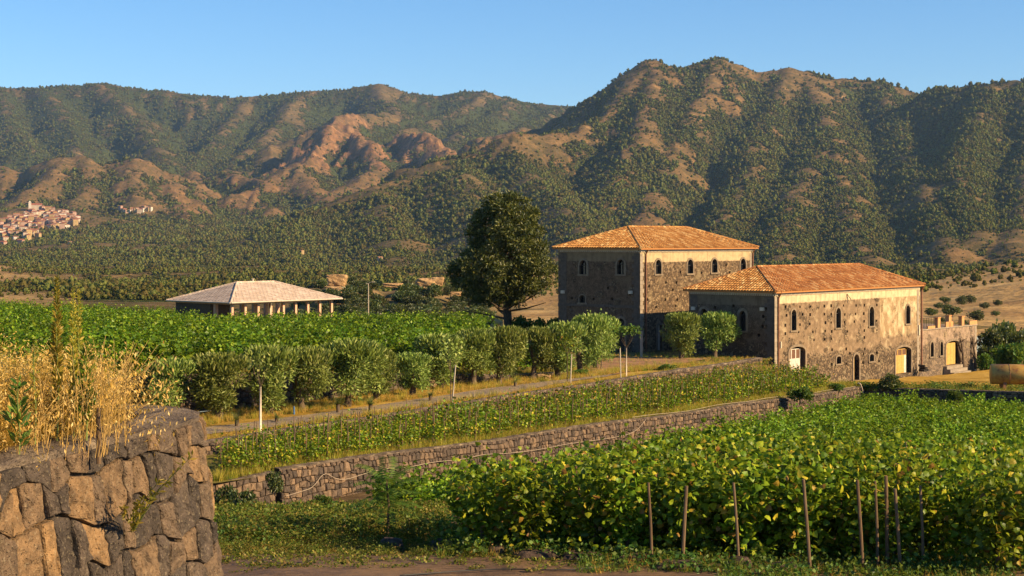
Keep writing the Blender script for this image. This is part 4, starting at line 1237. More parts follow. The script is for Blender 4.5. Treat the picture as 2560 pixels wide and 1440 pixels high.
s = NT('parapet_brick', .9, .1); p = s.coord('Object')
bt = s.n('ShaderNodeTexBrick'); s.put(bt.inputs['Vector'], p); bt.inputs['Scale'].default_value = 6
bt.inputs['Color1'].default_value = (.42, .17, .07, 1); bt.inputs['Color2'].default_value = (.50, .26, .10, 1); bt.inputs['Mortar'].default_value = (.35, .26, .18, 1)
s.color(s.mix(s.map(s.noise(3, p, 4), .4, .7, 0, .5), bt.outputs['Color'], (.55, .33, .13))); M_BRICK = s.m
for (xa, xb, ya, yb, dep) in ((697, 728, 455, 580, .35), (832, 860, 430, 505, .35), (985, 1014, 440, 565, .35), (795, 882, 500, 573, .12), (1080, 1168, 487, 562, .12), (580, 665, 552, 582, .12)):
    a, _ = AX.face(z5(xa, 0)[0], 815); b, _ = AX.face(z5(xb, 0)[0], 815); mx = z5((xa+xb)/2, 0)[0]
    pr = MB(); boxl(AX, 'R', pr, a, b, zA+.1, AX.face(mx, z5(0, ya)[1])[1], .02, .02+dep)
    pier = dep > .2
    if pier: boxl(AX, 'R', pr, a-.05, b+.05, AX.face(mx, z5(0, ya)[1])[1], AX.face(mx, z5(0, ya)[1])[1]+.07, -.03, .07+dep)
    obj('pier' if pier else 'parapet_panel', pr.mesh('pier', M_BRICK), AX.root)
ra = MB()
for i in range(16):
    x_ = .8 + i*.5; boxl(AX, 'R', ra, x_-.012, x_+.012, zA+.1, zA+.95, 1.2, 1.224)
boxl(AX, 'R', ra, .6, 8.6, zA+.95, zA+1.0, 1.18, 1.24); obj('railing', ra.mesh('railing', M_WFRAME), AX.root)
st = MB()
for k in range(3): boxl(AX, 'R', st, a-1.5+.0*k-7.6 if False else AX.face(2362, 900)[0]-.3, AX.face(2398, 900)[0]+.3, -.6, zd0-.02-.28*k, -.35*(k+1), -.35*k-.003)
obj('steps', st.mesh('steps', M_QUOIN), AX.root)
# thin gable behind, beside the low house
gb = MB(); gb.box((-.9, .6, zA+.05), (.55, .95, zA+2.6)); obj('chimney_wall', gb.mesh('chimney_wall', M_QUOIN), AX.root)

# ------------------------------------------------------------------ open pavilion
PV = House('pavilion', 'open pavilion with pale tiled hip roof on terracotta columns', 577, 205.0, EYE-11.9, cat='pavilion')
PV.C = PV.C + (PV.R + PV.Lf)*.85; PV.root.location = PV.C
LP, WP = 18.0, 11.4
zeP = EYE - (757-HY)/F*205.0 - PV.C.z
def flat_tiles(mb, e0, e1, up, sl, clip, pitch):
    e0 = Vector(e0); e1 = Vector(e1); ax = (e1-e0); L = ax.length; ax.normalize(); nrm = ax.cross(up)
    if nrm.z < 0: nrm = -nrm
    cw, cl = .62, .46
    for j in range(int(sl / cl)):
        off = .5*cw if j % 2 else 0
        for i in range(-1, int(L / cw)+1):
            s0 = i*cw+off; s1 = s0+cw*.95
            av0, av1 = clip(s0 + cw*.5), j*cl
            if s0 < 0 or s1 > L or clip(s0) < j*cl+.15 or clip(s1) < j*cl+.15: continue
            b = e0 + up*(j*cl)
            hgt = random.uniform(.05, .075)
            c = [b+ax*s0+nrm*hgt, b+ax*s1+nrm*hgt, b+ax*s1+up*(cl*1.05)+nrm*.012, b+ax*s0+up*(cl*1.05)+nrm*.012, b+ax*s0, b+ax*s1]
            mid = b+ax*((s0+s1)/2)-up*.10+nrm*hgt
            o = len(mb.v); mb.v += [tuple(q) for q in c] + [tuple(mid)]
            mb.f += [(o, o+6, o+1, o+2, o+3), (o+4, o+6, o), (o+6, o+5, o+1)]; mb.m += [0, 0, 0]
s = NT('pale_pavilion_tiles', .8, .2); r = s.island(); p = s.pos()
s.color(s.mix(s.map(s.noise(1.2, p, 4), .4, .7, 0, .5), s.ramp(r, [(0, (.40, .31, .24)), (.5, (.50, .395, .31)), (1, (.59, .475, .38))]), (.40, .28, .20))); M_PT = s.m
M_TC = plain('terracotta_column', (.55, .33, .21), .85, .15, .2, 4)
roofP, x0, y0, x1, y1 = hip_roof(PV, LP, WP, zeP, 2.35, .85, M_PT, M_PT, tiler=flat_tiles, slabm=M_PT)
gt = MB(); gt.tube([(x0, y0-.09, zeP-.02), (x1, y0-.09, zeP-.02)], .085, 8); gt.tube([(x0-.09, y0, zeP-.02), (x0-.09, y1, zeP-.02)], .085, 8)
obj('gutter', gt.mesh('gutter', M_WHITE), roofP)
for i in range(9):
    c = MB(); x_ = .2 + (LP-.4)*i/8; c.box((x_-.17, .04, -2), (x_+.17, .38, zeP-.1)); obj('column', c.mesh('column', M_TC), PV.root)
for i in range(1, 9):
    c = MB(); x_ = .2 + (LP-.4)*i/8; c.box((x_-.22, WP-.42, -2), (x_+.22, WP, zeP-.1)); obj('column', c.mesh('column', M_TC), PV.root)
c = MB(); c.box((-.0, 3.2, -2), (.44, 3.64, zeP-.1)); obj('column', c.mesh('column', M_TC), PV.root)
c = MB(); c.box((-.02, 4.2, -2), (3.6, WP-.02, zeP-.15)); obj('wall', c.mesh('wall', plain('pavilion_wall', (.11, .075, .05), .9, .1)), PV.root)
bm_ = MB(); bm_.box((-.05, -.05, zeP-.3), (LP+.05, .45, zeP-.11)); bm_.box((-.05, .452, zeP-.3), (.45, WP+.05, zeP-.112)); obj('beam', bm_.mesh('beam', M_TC), PV.root)
vt = MB(); vt.tube([(8.5, WP/2, zeP+2.42), (8.5, WP/2, zeP+2.75)], .12, 8); vt.tube([(8.5, WP/2, zeP+2.72), (8.5, WP/2, zeP+2.82)], .2, 8); obj('roof_vent', vt.mesh('roof_vent', M_WHITE), roofP)
dp = MB(); dp.tube([(6.2, -.7, zeP-.2), (6.35, -.2, zeP-1), (6.4, -.15, -1)], .06, 6); obj('downpipe', dp.mesh('downpipe', M_WHITE), PV.root)
# ------------------------------------------------------------------ foliage materials
M_VINE = leaf_mat('vine_leaf', [(0, (.050, .098, .006)), (.35, (.102, .168, .008)), (.68, (.190, .256, .012)), (.86, (.30, .322, .018)), (.93, (.44, .34, .03)), (.965, (.32, .17, .03)), (1, (.14, .065, .022))], .33, .012, .06)
M_VINEG = leaf_mat('green_vine_leaf', [(0, (.050, .098, .006)), (.5, (.100, .190, .008)), (.85, (.20, .300, .013)), (1, (.33, .38, .025))], .33, .012, .06)
M_VINEUP = leaf_mat('upper_vine_leaf', [(0, (.042, .095, .006)), (.5, (.080, .152, .007)), (.85, (.165, .245, .011)), (1, (.29, .335, .02))], .33, .012, .06)
M_OLIVE = leaf_mat('olive_leaf', [(0, (.070, .105, .020)), (.4, (.15, .20, .038)), (.8, (.25, .30, .064)), (1, (.37, .38, .12))], .25, .02, .05)
M_PINE = leaf_mat('pine_needles', [(0, (.022, .034, .008)), (.5, (.056, .070, .013)), (.85, (.115, .118, .022)), (1, (.18, .165, .034))], .15, 0)
M_TREE = leaf_mat('broadleaf', [(0, (.024, .040, .011)), (.5, (.050, .070, .018)), (.85, (.095, .105, .027)), (1, (.16, .14, .04))], .3, .03)
M_BUSHG = leaf_mat('bright_bush_leaf', [(0, (.03, .07, .012)), (.5, (.06, .12, .018)), (1, (.14, .19, .035))], .35, .02, .05)
M_PALM = leaf_mat('palm_leaf', [(0, (.05, .08, .02)), (.6, (.11, .14, .03)), (1, (.24, .22, .07))], .3, .02)
M_DRYG = leaf_mat('dry_grass', [(0, (.30, .165, .025)), (.4, (.47, .27, .045)), (.8, (.58, .37, .075)), (1, (.66, .47, .15))], .40, .0, .05)
M_OATS = leaf_mat('dry_oat_heads', [(0, (.48, .27, .05)), (.5, (.60, .38, .09)), (1, (.74, .55, .22))], .35, .0, .05)
M_GRN = leaf_mat('green_grass', [(0, (.045, .095, .010)), (.5, (.09, .165, .014)), (.85, (.18, .24, .025)), (1, (.36, .28, .06))], .4, .02, .05)
M_YGRN = leaf_mat('yellow_grass', [(0, (.17, .18, .018)), (.5, (.34, .29, .032)), (1, (.50, .37, .07))], .4, .02, .05)
M_WEED = leaf_mat('dusty_weed_leaf', [(0, (.040, .055, .010)), (.4, (.090, .115, .016)), (.7, (.14, .15, .024)), (.92, (.21, .165, .04)), (1, (.20, .11, .035))], .3, .03, .03)
s = NT('grey_bark', .95, .05); q = s.coord('Object'); bn = s.noise(14, s.vmul(q, (1, 1, .25)), 6, .7)
s.color(s.ramp(bn, [(.3, (.045, .032, .022)), (.55, (.12, .085, .055)), (.75, (.22, .16, .10))])); s.bump(bn, .9, .05); M_BARK = s.m
s = NT('weathered_stake', .9, .1); q = s.pos(); bn = s.noise(22, s.vmul(q, (1, 1, .12)), 5, .65); rr = s.orand()
s.color(s.mix(s.map(rr, 0, 1, 0, .6), s.ramp(bn, [(.3, (.075, .046, .026)), (.6, (.15, .095, .054)), (.8, (.24, .165, .095))]), (.21, .145, .09))); s.bump(bn, .6, .01); M_STAKE = s.m
M_POLE = plain('pale_pole', (.40, .33, .24), .8, .2, .2, 4)
M_STEMG = plain('green_stem', (.13, .16, .04), .8, .2, .2, 10)
M_STEMD = plain('dry_stem', (.40, .25, .08), .85, .15, .2, 10)

# ------------------------------------------------------------------ vines
def vine_mesh(name, seed, hgt, wid, shoots, per, lsize, tmpl, mats, trunk_h=.45, fill=60, droop=.3):
    r = np.random.default_rng(seed)
    pos = []; dr = []
    for k in range(shoots):
        th = r.uniform(0, 6.283); lean = r.uniform(.05, .55) * wid / hgt * 1.5
        L = (hgt - trunk_h) * r.uniform(.6, 1.26)
        n = per; t = (np.arange(n) + r.random(n)) / n
        cx_ = np.cos(th)*lean*L*(t + droop*.6*t*t) + np.cos(th)*.08; cy_ = np.sin(th)*lean*L*(t + droop*.6*t*t) + np.sin(th)*.08
        cz_ = trunk_h + L*(t - droop*lean*.45*t*t)
        side = r.normal(size=(n, 3)) * np.array([1, 1, .35]); side /= np.linalg.norm(side, axis=1, keepdims=True)
        pos.append(np.stack([cx_, cy_, cz_], -1) + side*r.uniform(.03, .12, (n, 1))); dr.append(side + np.array([0, 0, -.15]))
    if fill:
        th = r.uniform(0, 6.283, fill); rad = wid*.5*np.sqrt(r.random(fill))
        pz = trunk_h*.55 + (hgt*.9 - trunk_h*.55)*r.random(fill)
        pos.append(np.stack([np.cos(th)*rad, np.sin(th)*rad, pz], -1))
        dr.append(np.stack([np.cos(th), np.sin(th), r.uniform(-.9, .4, fill)], -1) + r.normal(size=(fill, 3))*.4)
    pos = np.concatenate(pos); dr = np.concatenate(dr); n = len(pos)
    V, T = replicate(tmpl, pos, frames(dr, np.array([.25, -.1, .6]), rng=r), r.uniform(.7, 1.25, n)*lsize)
    return V, T
def vine_trunk(seed, h_=.55, rad=.028):
    r = np.random.default_rng(seed)
    return tri_tube([(0, 0, -.08), (r.uniform(-.05, .05), r.uniform(-.05, .05), h_*.4), (r.uniform(-.09, .09), r.uniform(-.09, .09), h_*.75), (r.uniform(-.06, .06), r.uniform(-.06, .06), h_*1.05)], [rad*1.3, rad, rad*1.1, rad*.7], 6)

near_f = [np_mesh('foliage', *vine_mesh('v', 100+k, 1.60, .90, 13, 32, .104, LEAF_VINE, None, .34, 190), [M_VINE]) for k in range(7)]
near_t = [np_mesh('trunk', *vine_trunk(120+k), [M_BARK]) for k in range(3)]
# stakes
def stake_mesh(name, h_, r_, seed):
    r = random.Random(seed); m_ = MB()
    m_.tube([(0, 0, -.25), (r.uniform(-.01, .01), r.uniform(-.01, .01), h_*.5), (r.uniform(-.015, .015), 0, h_)], [r_*1.05, r_, r_*.92], 8)
    return m_.mesh(name, M_STAKE, smooth=False)
st_near = [stake_mesh('stake', 1.72, .029, 1), stake_mesh('stake', 1.6, .025, 2), stake_mesh('stake', 1.8, .033, 3)]

cnt_vine = 0
# rows of the near block (individual plants)
rowdir = np.array([.985, -.17]); rown = np.array([.17, .985])
for j in range(-2, 15):
    for i in range(-14, 30):
        jx = vnoise(np.array([i*7.1]), np.array([j*3.3]), 5)[0]-.5; jy = vnoise(np.array([i*5.1]), np.array([j*9.3]), 6)[0]-.5
        x, y = np.array([2.2, 28.6]) + rowdir*(i*.92 + (j % 2)*.46 + jx*.35) + rown*(j*.98 + jy*.35)
        px_ = CX + F*x/y
        if px_ > 2660 or y > 41.5 or y < (27.75 if px_ < 2340 else 26.3): continue
        left_lim = 1130 + max(0, (y-29.5))*72 if y > 28.2 else 1330 + (28.2-y)*190
        if px_ < left_lim: continue
        if vnoise(np.array([i*3.3+50]), np.array([j*5.7]), 8)[0] < .16: continue
        hgt = 1.0 + .12*jx + .34*(vnoise(np.array([x*.45]), np.array([y*.45]), 14)[0]-.45)
        g = thing('grapevine', 'staked grapevine with yellowing leaves in the nearest lower vineyard block', 'grapevine', (x, y, float(z_low(x, y))), random.uniform(0, 6.28), 'vines of the nearest lower block', sc=hgt)
        k = random.randrange(7)
        obj('foliage', near_f[k], g, kind='stuff'); obj('trunk', near_t[k % 3], g)
        cnt_vine += 1
print('NEAR VINES', cnt_vine)

# stakes seen in the near block: (px top, py top, px bottom, py bottom)
STK = [(2008, 1198, 2026, 1438), (1834, 1207, 1847, 1408), (1716, 1215, 1705, 1418), (1722, 1212, 1734, 1322), (1621, 1207, 1630, 1362), (1934, 1205, 1941, 1306), (2143, 1200, 2158, 1440),
       (2188, 1203, 2194, 1430), (2215, 1190, 2219, 1392), (2237, 1222, 2252, 1440), (2301, 1215, 2308, 1428), (2403, 1195, 2408, 1275), (2430, 1205, 2438, 1236), (1446, 1215, 1450, 1275),
       (1507, 1207, 1509, 1232), (1606, 1132, 1607, 1178), (1570, 1148, 1571, 1180), (1953, 1112, 1955, 1168), (2136, 1105, 2137, 1140), (2265, 1105, 2266, 1140), (2111, 1168, 2113, 1200), (2535, 1135, 2536, 1170),
       (1188, 1235, 1188, 1300), (1105, 1330, 1106, 1362), (1153, 1315, 1154, 1362), (1022, 1295, 1023, 1330), (2094, 1196, 2099, 1260), (1660, 1205, 1668, 1350), (2000, 1195, 2001, 1230), (2055, 1195, 2056, 1235), (2520, 1300, 2522, 1400), (1845, 1250, 1846, 1300), (2310, 1160, 2312, 1200), (2350, 1180, 2353, 1225), (1440, 1165, 1441, 1190), (1740, 1150, 1741, 1180), (1880, 1155, 1881, 1190), (2195, 1150, 2196, 1185)]
PLACE = ['tilted right, nearest the bottom edge', 'with a pale cut top', 'leaning against its neighbour', 'slim, behind the leaning one', '']
for i, (xa, ya, xb, yb) in enumerate(STK):
    # distance from where its foot meets the ground when that shows, else from its top at usual height
    L = yb - ya
    if L > 150 or xa < 1160:
        d = 24.0
        for _ in range(30): d = d + (.5 * (((EYE - float(z_low(PX(xb, d), d))) * F / (yb - HY)) - d))
        d = min(max(d, 25.8), 27.5) if xa > 1200 else min(d, 33)
        foot = Vector((PX(xb, d), d, float(z_low(PX(xb, d), d)))); top = P(xa, ya, d)
    else:
        d = 30.0
        for _ in range(40):
            zt = float(z_low(PX(xa, d), d)) + 1.5
            d = d + .5*(((EYE - zt) * F / (ya - HY)) - d); d = min(max(d, 29.4), 41)
        top = P(xa, ya, d); foot = Vector((top.x + (xb-xa)/max(L, 60)*1.6, d, float(z_low(top.x, d))))
    h_ = (top - foot).length; v = (top-foot).normalized()
    me = st_near[i % 3]
    tall = L > 150
    o = obj('vine_stake', me, None, foot, 0, (1, 1, h_/(1.72, 1.6, 1.8)[i % 3]))
    o.rotation_euler = v.to_track_quat('Z', 'Y').to_euler()
    if tall:
        order = ['pale-topped', 'thick', 'slim']
        tag(o, 'tall wooden vine stake in the front row, number %s from the left' % ['one', 'two', 'three', 'four', 'five', 'six', 'seven', 'eight', 'nine', 'ten', 'eleven', 'twelve'][sorted([q[0] for q in STK if q[3]-q[1] > 150]).index(xa)], 'stake', 'vine stakes of the near block')
    else: tag(o, 'wooden vine stake half hidden among leaves of the near block', 'stake', 'half hidden vine stakes of the near block')

# farther lower vineyard (mass)
def vine_source(name, seed, hgt, wid, shoots, per, ls, m_, fill=40, tmpl=LEAF_DIA, stake=0):
    V, T = vine_mesh(name, seed, hgt, wid, shoots, per, ls, tmpl, None, .35, fill)
    tv, tt = vine_trunk(seed+1, .5)
    V, T, M = join_np([(V, T, 0), (tv, tt, 1)])
    return source(name, np_mesh(name, V, T, [m_, M_BARK], M))
far_src = [vine_source('far_vine', 200+k, 1.55, 1.0, 11, 20, .165, M_VINEG, 70) for k in range(4)]
pp = []
wn_ = np.array([MDIR[1], -MDIR[0]])           # out of the terrace wall, downhill
for j in range(1, 48):
    for i in range(-6, 64):
        x, y = np.array(MA) + MDIR*(i*1.12 + (j % 2)*.5) + wn_*(j*1.12 + .6)
        x += random.uniform(-.22, .22); y += random.uniform(-.22, .22)
        px_ = CX + F*x/y
        if not (-600 < px_-1280 < 1420) or y < 50: continue
        dd = (x-26.4)*.766*0 + ((x-26.4)*.643 + (y-120)*.766)      # past the shaded wall?
        if dd > -1.3: continue
        if px_ < 900 + max(0, 62-y)*25: continue
        if j*1.12 + .6 < np.interp(px_, [900, 1000, 1250, 1400, 1700, 2000, 2150], [6.6, 6.2, 6.9, 7.2, 4.8, 2.2, 1.2]): continue
        pp.append((x, y, float(z_low(x, y))))
n = len(pp); print('FAR LOWER VINES', n)
scatter('vineyard_mass', pp, RNG.uniform(0, 6.28, n), RNG.uniform(.75, 1.2, n), RNG.integers(0, 4, n), far_src, 'dense green mass of vines filling the lower vineyard up to the walls', 'vineyard')

# upper vineyard
up_src = [vine_source('upper_vine', 300+k, 2.0, 1.35, 12, 26, .185, M_VINEUP, 90) for k in range(4)]
pp = []; front = []
odir = np.array([OB[0]-OA[0], OB[1]-OA[1]]); odir /= np.linalg.norm(odir); onr = np.array([-odir[1], odir[0]])
for j in range(0, 80):
    for i in range(-70, 110):
        x, y = np.array(OA) + odir*(i*1.5 + (j % 2)*.7) + onr*(j*2.2 + 1.7)
        x += random.uniform(-.25, .25); y += random.uniform(-.25, .25)
        px_ = CX + F*x/y
        if not (-150 < px_ < 1330) or y > 226 or y < 60: continue
        if px_ > 1225 and y > 118: continue
        q = PV.root.matrix_world.inverted() if False else None
        lx = (x-PV.C.x)*PV.R.x + (y-PV.C.y)*PV.R.y; ly = (x-PV.C.x)*PV.Lf.x + (y-PV.C.y)*PV.Lf.y
        if -2.5 < lx < LP+2.5 and -2.5 < ly < WP+2.5: continue
        if x > -4 and y > 136: continue
        z = float(z_up(x, y))
        (front if (j == 0 and 300 < px_) else pp).append((x, y, z))
n = len(pp); print('UPPER VINES', n, len(front))
scatter('upper_vineyard_mass', pp, RNG.uniform(0, 6.28, n), RNG.uniform(.62, 1.3, n), RNG.integers(0, 4, n), up_src, 'dense bright green vines covering the upper vineyard', 'vineyard')
upf = [np_mesh('foliage', *vine_mesh('u', 340+k, 1.95, 1.4, 11, 18, .25, LEAF_DIA, None, .5, 70), [M_VINEUP]) for k in range(3)]
for x, y, z in front:
    g = thing('grapevine', 'vine in the front edge row of the upper vineyard above the olives', 'grapevine', (x, y, z), random.uniform(0, 6.28), 'front row of the upper vineyard')
    k = random.randrange(3); obj('foliage', upf[k], g, kind='stuff'); obj('trunk', near_t[k], g)
# pale posts along the front edge of the upper vineyard
for i, (px_, ya, yb) in enumerate(((437, 885, 920), (583, 870, 915), (637, 870, 905), (686, 872, 905), (998, 843, 895), (965, 850, 890), (1108, 838, 872), (1132, 838, 872), (1042, 850, 880))):
    d = 84 + (px_-437)/600*22
    t = P(px_, ya, d); f_ = Vector((t.x, t.y, float(z_up(t.x, t.y))))
    pm = MB(); pm.tube([(0, 0, -.2), (.0, .0, t.z-f_.z)], [.06, .05], 7)
    tag(obj('vineyard_post', pm.mesh('vineyard_post', M_POLE), None, f_), 'pale wooden post at the front edge of the upper vineyard', 'post', 'posts of the upper vineyard')

# middle terrace: young staked vines in rows along the wall
mid_f = [np_mesh('foliage', *vine_mesh('m', 400+k, 1.10, .70, 7, 16, .122, LEAF_DIA, None, .28, 24), [M_VINE]) for k in range(6)]
mid_st = [stake_mesh('stake', 1.34, .022, 11), stake_mesh('stake', 1.5, .02, 12)]
mid_src = [vine_source('terrace_vine', 420+k, 1.10, .72, 6, 14, .14, M_VINE, 18) for k in range(3)]
msk = source('terrace_stake', mid_st[0])
cand = []
ud = np.array([UB[0]-UA[0], UB[1]-UA[1]])
for j in range(5):
    for i in range(96):
        t = -.05 + i/95*1.03
        a = np.array(along(MA, MBp, t)); b = np.array(along(UA, UB, t*1.02))
        f_ = .13 + .17*j
        x, y = a + (b-a)*f_
        x += random.uniform(-.15, .15); y += random.uniform(-.15, .15)
        if t > .93 and j < 2: continue
        cand.append((y, x, j))
cand.sort()
solo = cand[:130]; rest = cand[130:]
for y, x, j in solo:
    g = thing('grapevine', 'young staked vine on the near half of the narrow middle terrace', 'grapevine', (x, y, float(z_mid(x, y))), random.uniform(0, 6.28), 'young vines of the middle terrace', sc=random.uniform(.82, 1.12))
    k = random.randrange(6); obj('foliage', mid_f[k], g, kind='stuff'); obj('trunk', near_t[k % 3], g)
    if random.random() < .9: 
        o = obj('stake', mid_st[k % 2], g, (random.uniform(-.12, .12), random.uniform(-.12, .12), 0)); o.rotation_euler = (random.uniform(-.06, .06), random.uniform(-.08, .08), 0)
n = len(rest)
P3 = [(x, y, float(z_mid(x, y))) for y, x, j in rest]
scatter('terrace_vines', P3 + [(p[0]+.1, p[1], p[2]) for p in P3], np.concatenate([RNG.uniform(0, 6.28, n)]*2), np.concatenate([RNG.uniform(.85, 1.2, n), RNG.uniform(.9, 1.05, n)]), np.concatenate([RNG.integers(0, 3, n), np.full(n, 3)]), mid_src + [msk], 'staked vines on the far half of the middle terrace', 'vineyard')

# ------------------------------------------------------------------ trees
def blob_leaves(r, centres, radii, n_each, tmpl, size, shell=.55, upb=(0, 0, .6), squash=.85):
    pos = []; dr = []
    for c, rad in zip(centres, radii):
        n = max(4, int(n_each * (rad / np.mean(radii))**2))
        d = r.normal(size=(n, 3)); d /= np.linalg.norm(d, axis=1, keepdims=True)
        q = rad * (shell + (1-shell)*r.random((n, 1))**.6)
        pos.append(np.asarray(c) + d*q*np.array([1, 1, squash])); dr.append(d + r.normal(size=(n, 3))*.7 + np.array([0, 0, .25]))
    pos = np.concatenate(pos); dr = np.concatenate(dr); n = len(pos)
    return replicate(tmpl, pos, frames(dr, np.array(upb), rng=r), r.uniform(.6, 1.35, n)*size)

def olive_mesh(seed, hgt=3.0, wid=2.6, n=4600):
    """crown of upright sprays on a short gnarled trunk; unit metres, base at 0"""
    r = np.random.default_rng(seed)
    cs = []; rs = []
    nb = 32
    for k in range(nb):
        th = r.uniform(0, 6.283); u = np.sqrt(r.random()); z = r.uniform(-.12, 1)
        prof = max(.2, math.sin(math.pi*(.24 + .72*z)))**.6
        cs.append((math.cos(th)*u*wid*.40*prof, math.sin(th)*u*wid*.40*prof, hgt*(.315 + .565*z))); rs.append(r.uniform(.32, .52)*wid/2.6)
    V, T = blob_leaves(r, cs, rs, n//nb, LEAF_NAR, .20, .25, (0, 0, .3), 1.0)
    # upright sprays on the outline
    m_ = n//4; th = r.uniform(0, 6.283, m_); u = np.sqrt(r.random(m_))*.95
    zt = hgt*(.80 + .16*np.sqrt(np.maximum(0, 1-u*u)))
    pos = np.stack([np.cos(th)*u*wid*.46, np.sin(th)*u*wid*.46, zt + r.uniform(-.35, .12, m_)], -1)
    V2, T2 = replicate(LEAF_NAR, pos, frames(np.stack([np.cos(th)*.5, np.sin(th)*.5, np.full(m_, 1.2)], -1) + r.normal(size=(m_, 3))*.35, rng=r), r.uniform(.18, .34, m_))
    V, T, _ = join_np([(V, T, 0), (V2, T2, 0)])
    return np_mesh('crown', V, T, [M_OLIVE])
def olive_trunk(seed, hgt=3.0):
    r = random.Random(seed); m_ = MB()
    lx = r.uniform(-.25, .25)
    p = [Vector((0, 0, -.15)), Vector((lx*.4, 0, hgt*.15)), Vector((lx, r.uniform(-.1, .1), hgt*.32))]
    m_.tube(p, [.27, .19, .17], 8)
    for k in range(4):
        th = k*1.57 + r.uniform(-.5, .5)
        m_.tube([p[2]-Vector((0, 0, .1)), p[2]+Vector((math.cos(th)*.3, math.sin(th)*.3, .3)), p[2]+Vector((math.cos(th)*.55, math.sin(th)*.55, hgt*.32))], [.11, .08, .03], 6)
    return m_.mesh('trunk', M_BARK, smooth=True)
ol_c = [olive_mesh(500+k) for k in range(5)]; ol_t = [olive_trunk(520+k) for k in range(4)]
OLV = [  # crown centre px, crown top, trunk foot px, foot py, crown width px
 (428, 905, 440, 1052, 118), (552, 892, 548, 1046, 140), (676, 872, 672, 1036, 132), (778, 876, 756, 1028, 105), (882, 858, 868, 1016, 150), (945, 880, 938, 1002, 90), (1026, 888, 1030, 988, 98),
 (1098, 842, 1102, 972, 118), (1188, 830, 1184, 964, 112), (1272, 824, 1246, 960, 108), (1352, 818, 1332, 946, 100), (1418, 806, 1396, 944, 112), (1478, 786, 1452, 930, 98), (1516, 792, 1490, 915, 80)]
ODESC = ['half hidden behind the foreground dry grass', 'beside the foreground wall corner', 'behind the young tree with a pale stem', 'fourth from the left in the row', 'broadest of the row, dark and full', 'tucked right of the broadest one',
         'small and low, with the reddish bank above it', 'left of the leaning white pole', 'behind the white pole, dense and round', 'below the big dark conifer', 'right of the conifer trunk', 'near the two white stones', 'towards the tall house, pale topped', 'last of the row, before the tall house']
for i, (cx_, ty, fx_, fy, w) in enumerate(OLV):
    d = 4000*8.87/(fy-HY); d = min(d, 118)
    f_ = Vector((PX(fx_, d), d, float(z_path(PX(fx_, d), d))))
    hg = (EYE - (ty-HY)/F*d) - f_.z; wm = w/F*d
    t = thing('olive_tree', 'olive tree ' + ODESC[i], 'olive tree', f_, 0, 'row of olives along the path')
    c = obj('crown', ol_c[i % 5], t, ((cx_-fx_)/F*d*.9, 0, 0), random.uniform(0, 6.28), (wm/2.6*(1.18 if i < 8 else 1.02), wm/2.6*(1.18 if i < 8 else 1.02), hg/2.95*(1 if i < 10 else .95)), kind='stuff')
    obj('trunk', ol_t[i % 4], t, (0, 0, 0), random.uniform(0, 6.28), (.9, .9, hg/3.0))
for i, (cx_, ty, fx_, fy, w, lb) in enumerate(((1707, 787, 1702, 897, 100, 'round olive tree in the courtyard, left of the pair'), (1797, 786, 1786, 892, 98, 'round olive tree in the courtyard, right of the pair by the low house'))):
    d = 4000*9.15/(fy-HY)
    f_ = Vector((PX(fx_, d), d, float(z_path(PX(fx_, d), d))))
    hg = (EYE - (ty-HY)/F*d) - f_.z; wm = w/F*d
    t = thing('olive_tree', lb, 'olive tree', f_)
    obj('crown', ol_c[(i+2) % 5], t, ((cx_-fx_)/F*d, 0, 0), 1.3*i, (wm/2.6*1.0, wm/2.6*1.0, hg/2.95), kind='stuff')
    obj('trunk', ol_t[i], t, (0, 0, 0), 2.0*i, (.95, .95, hg/3.0))

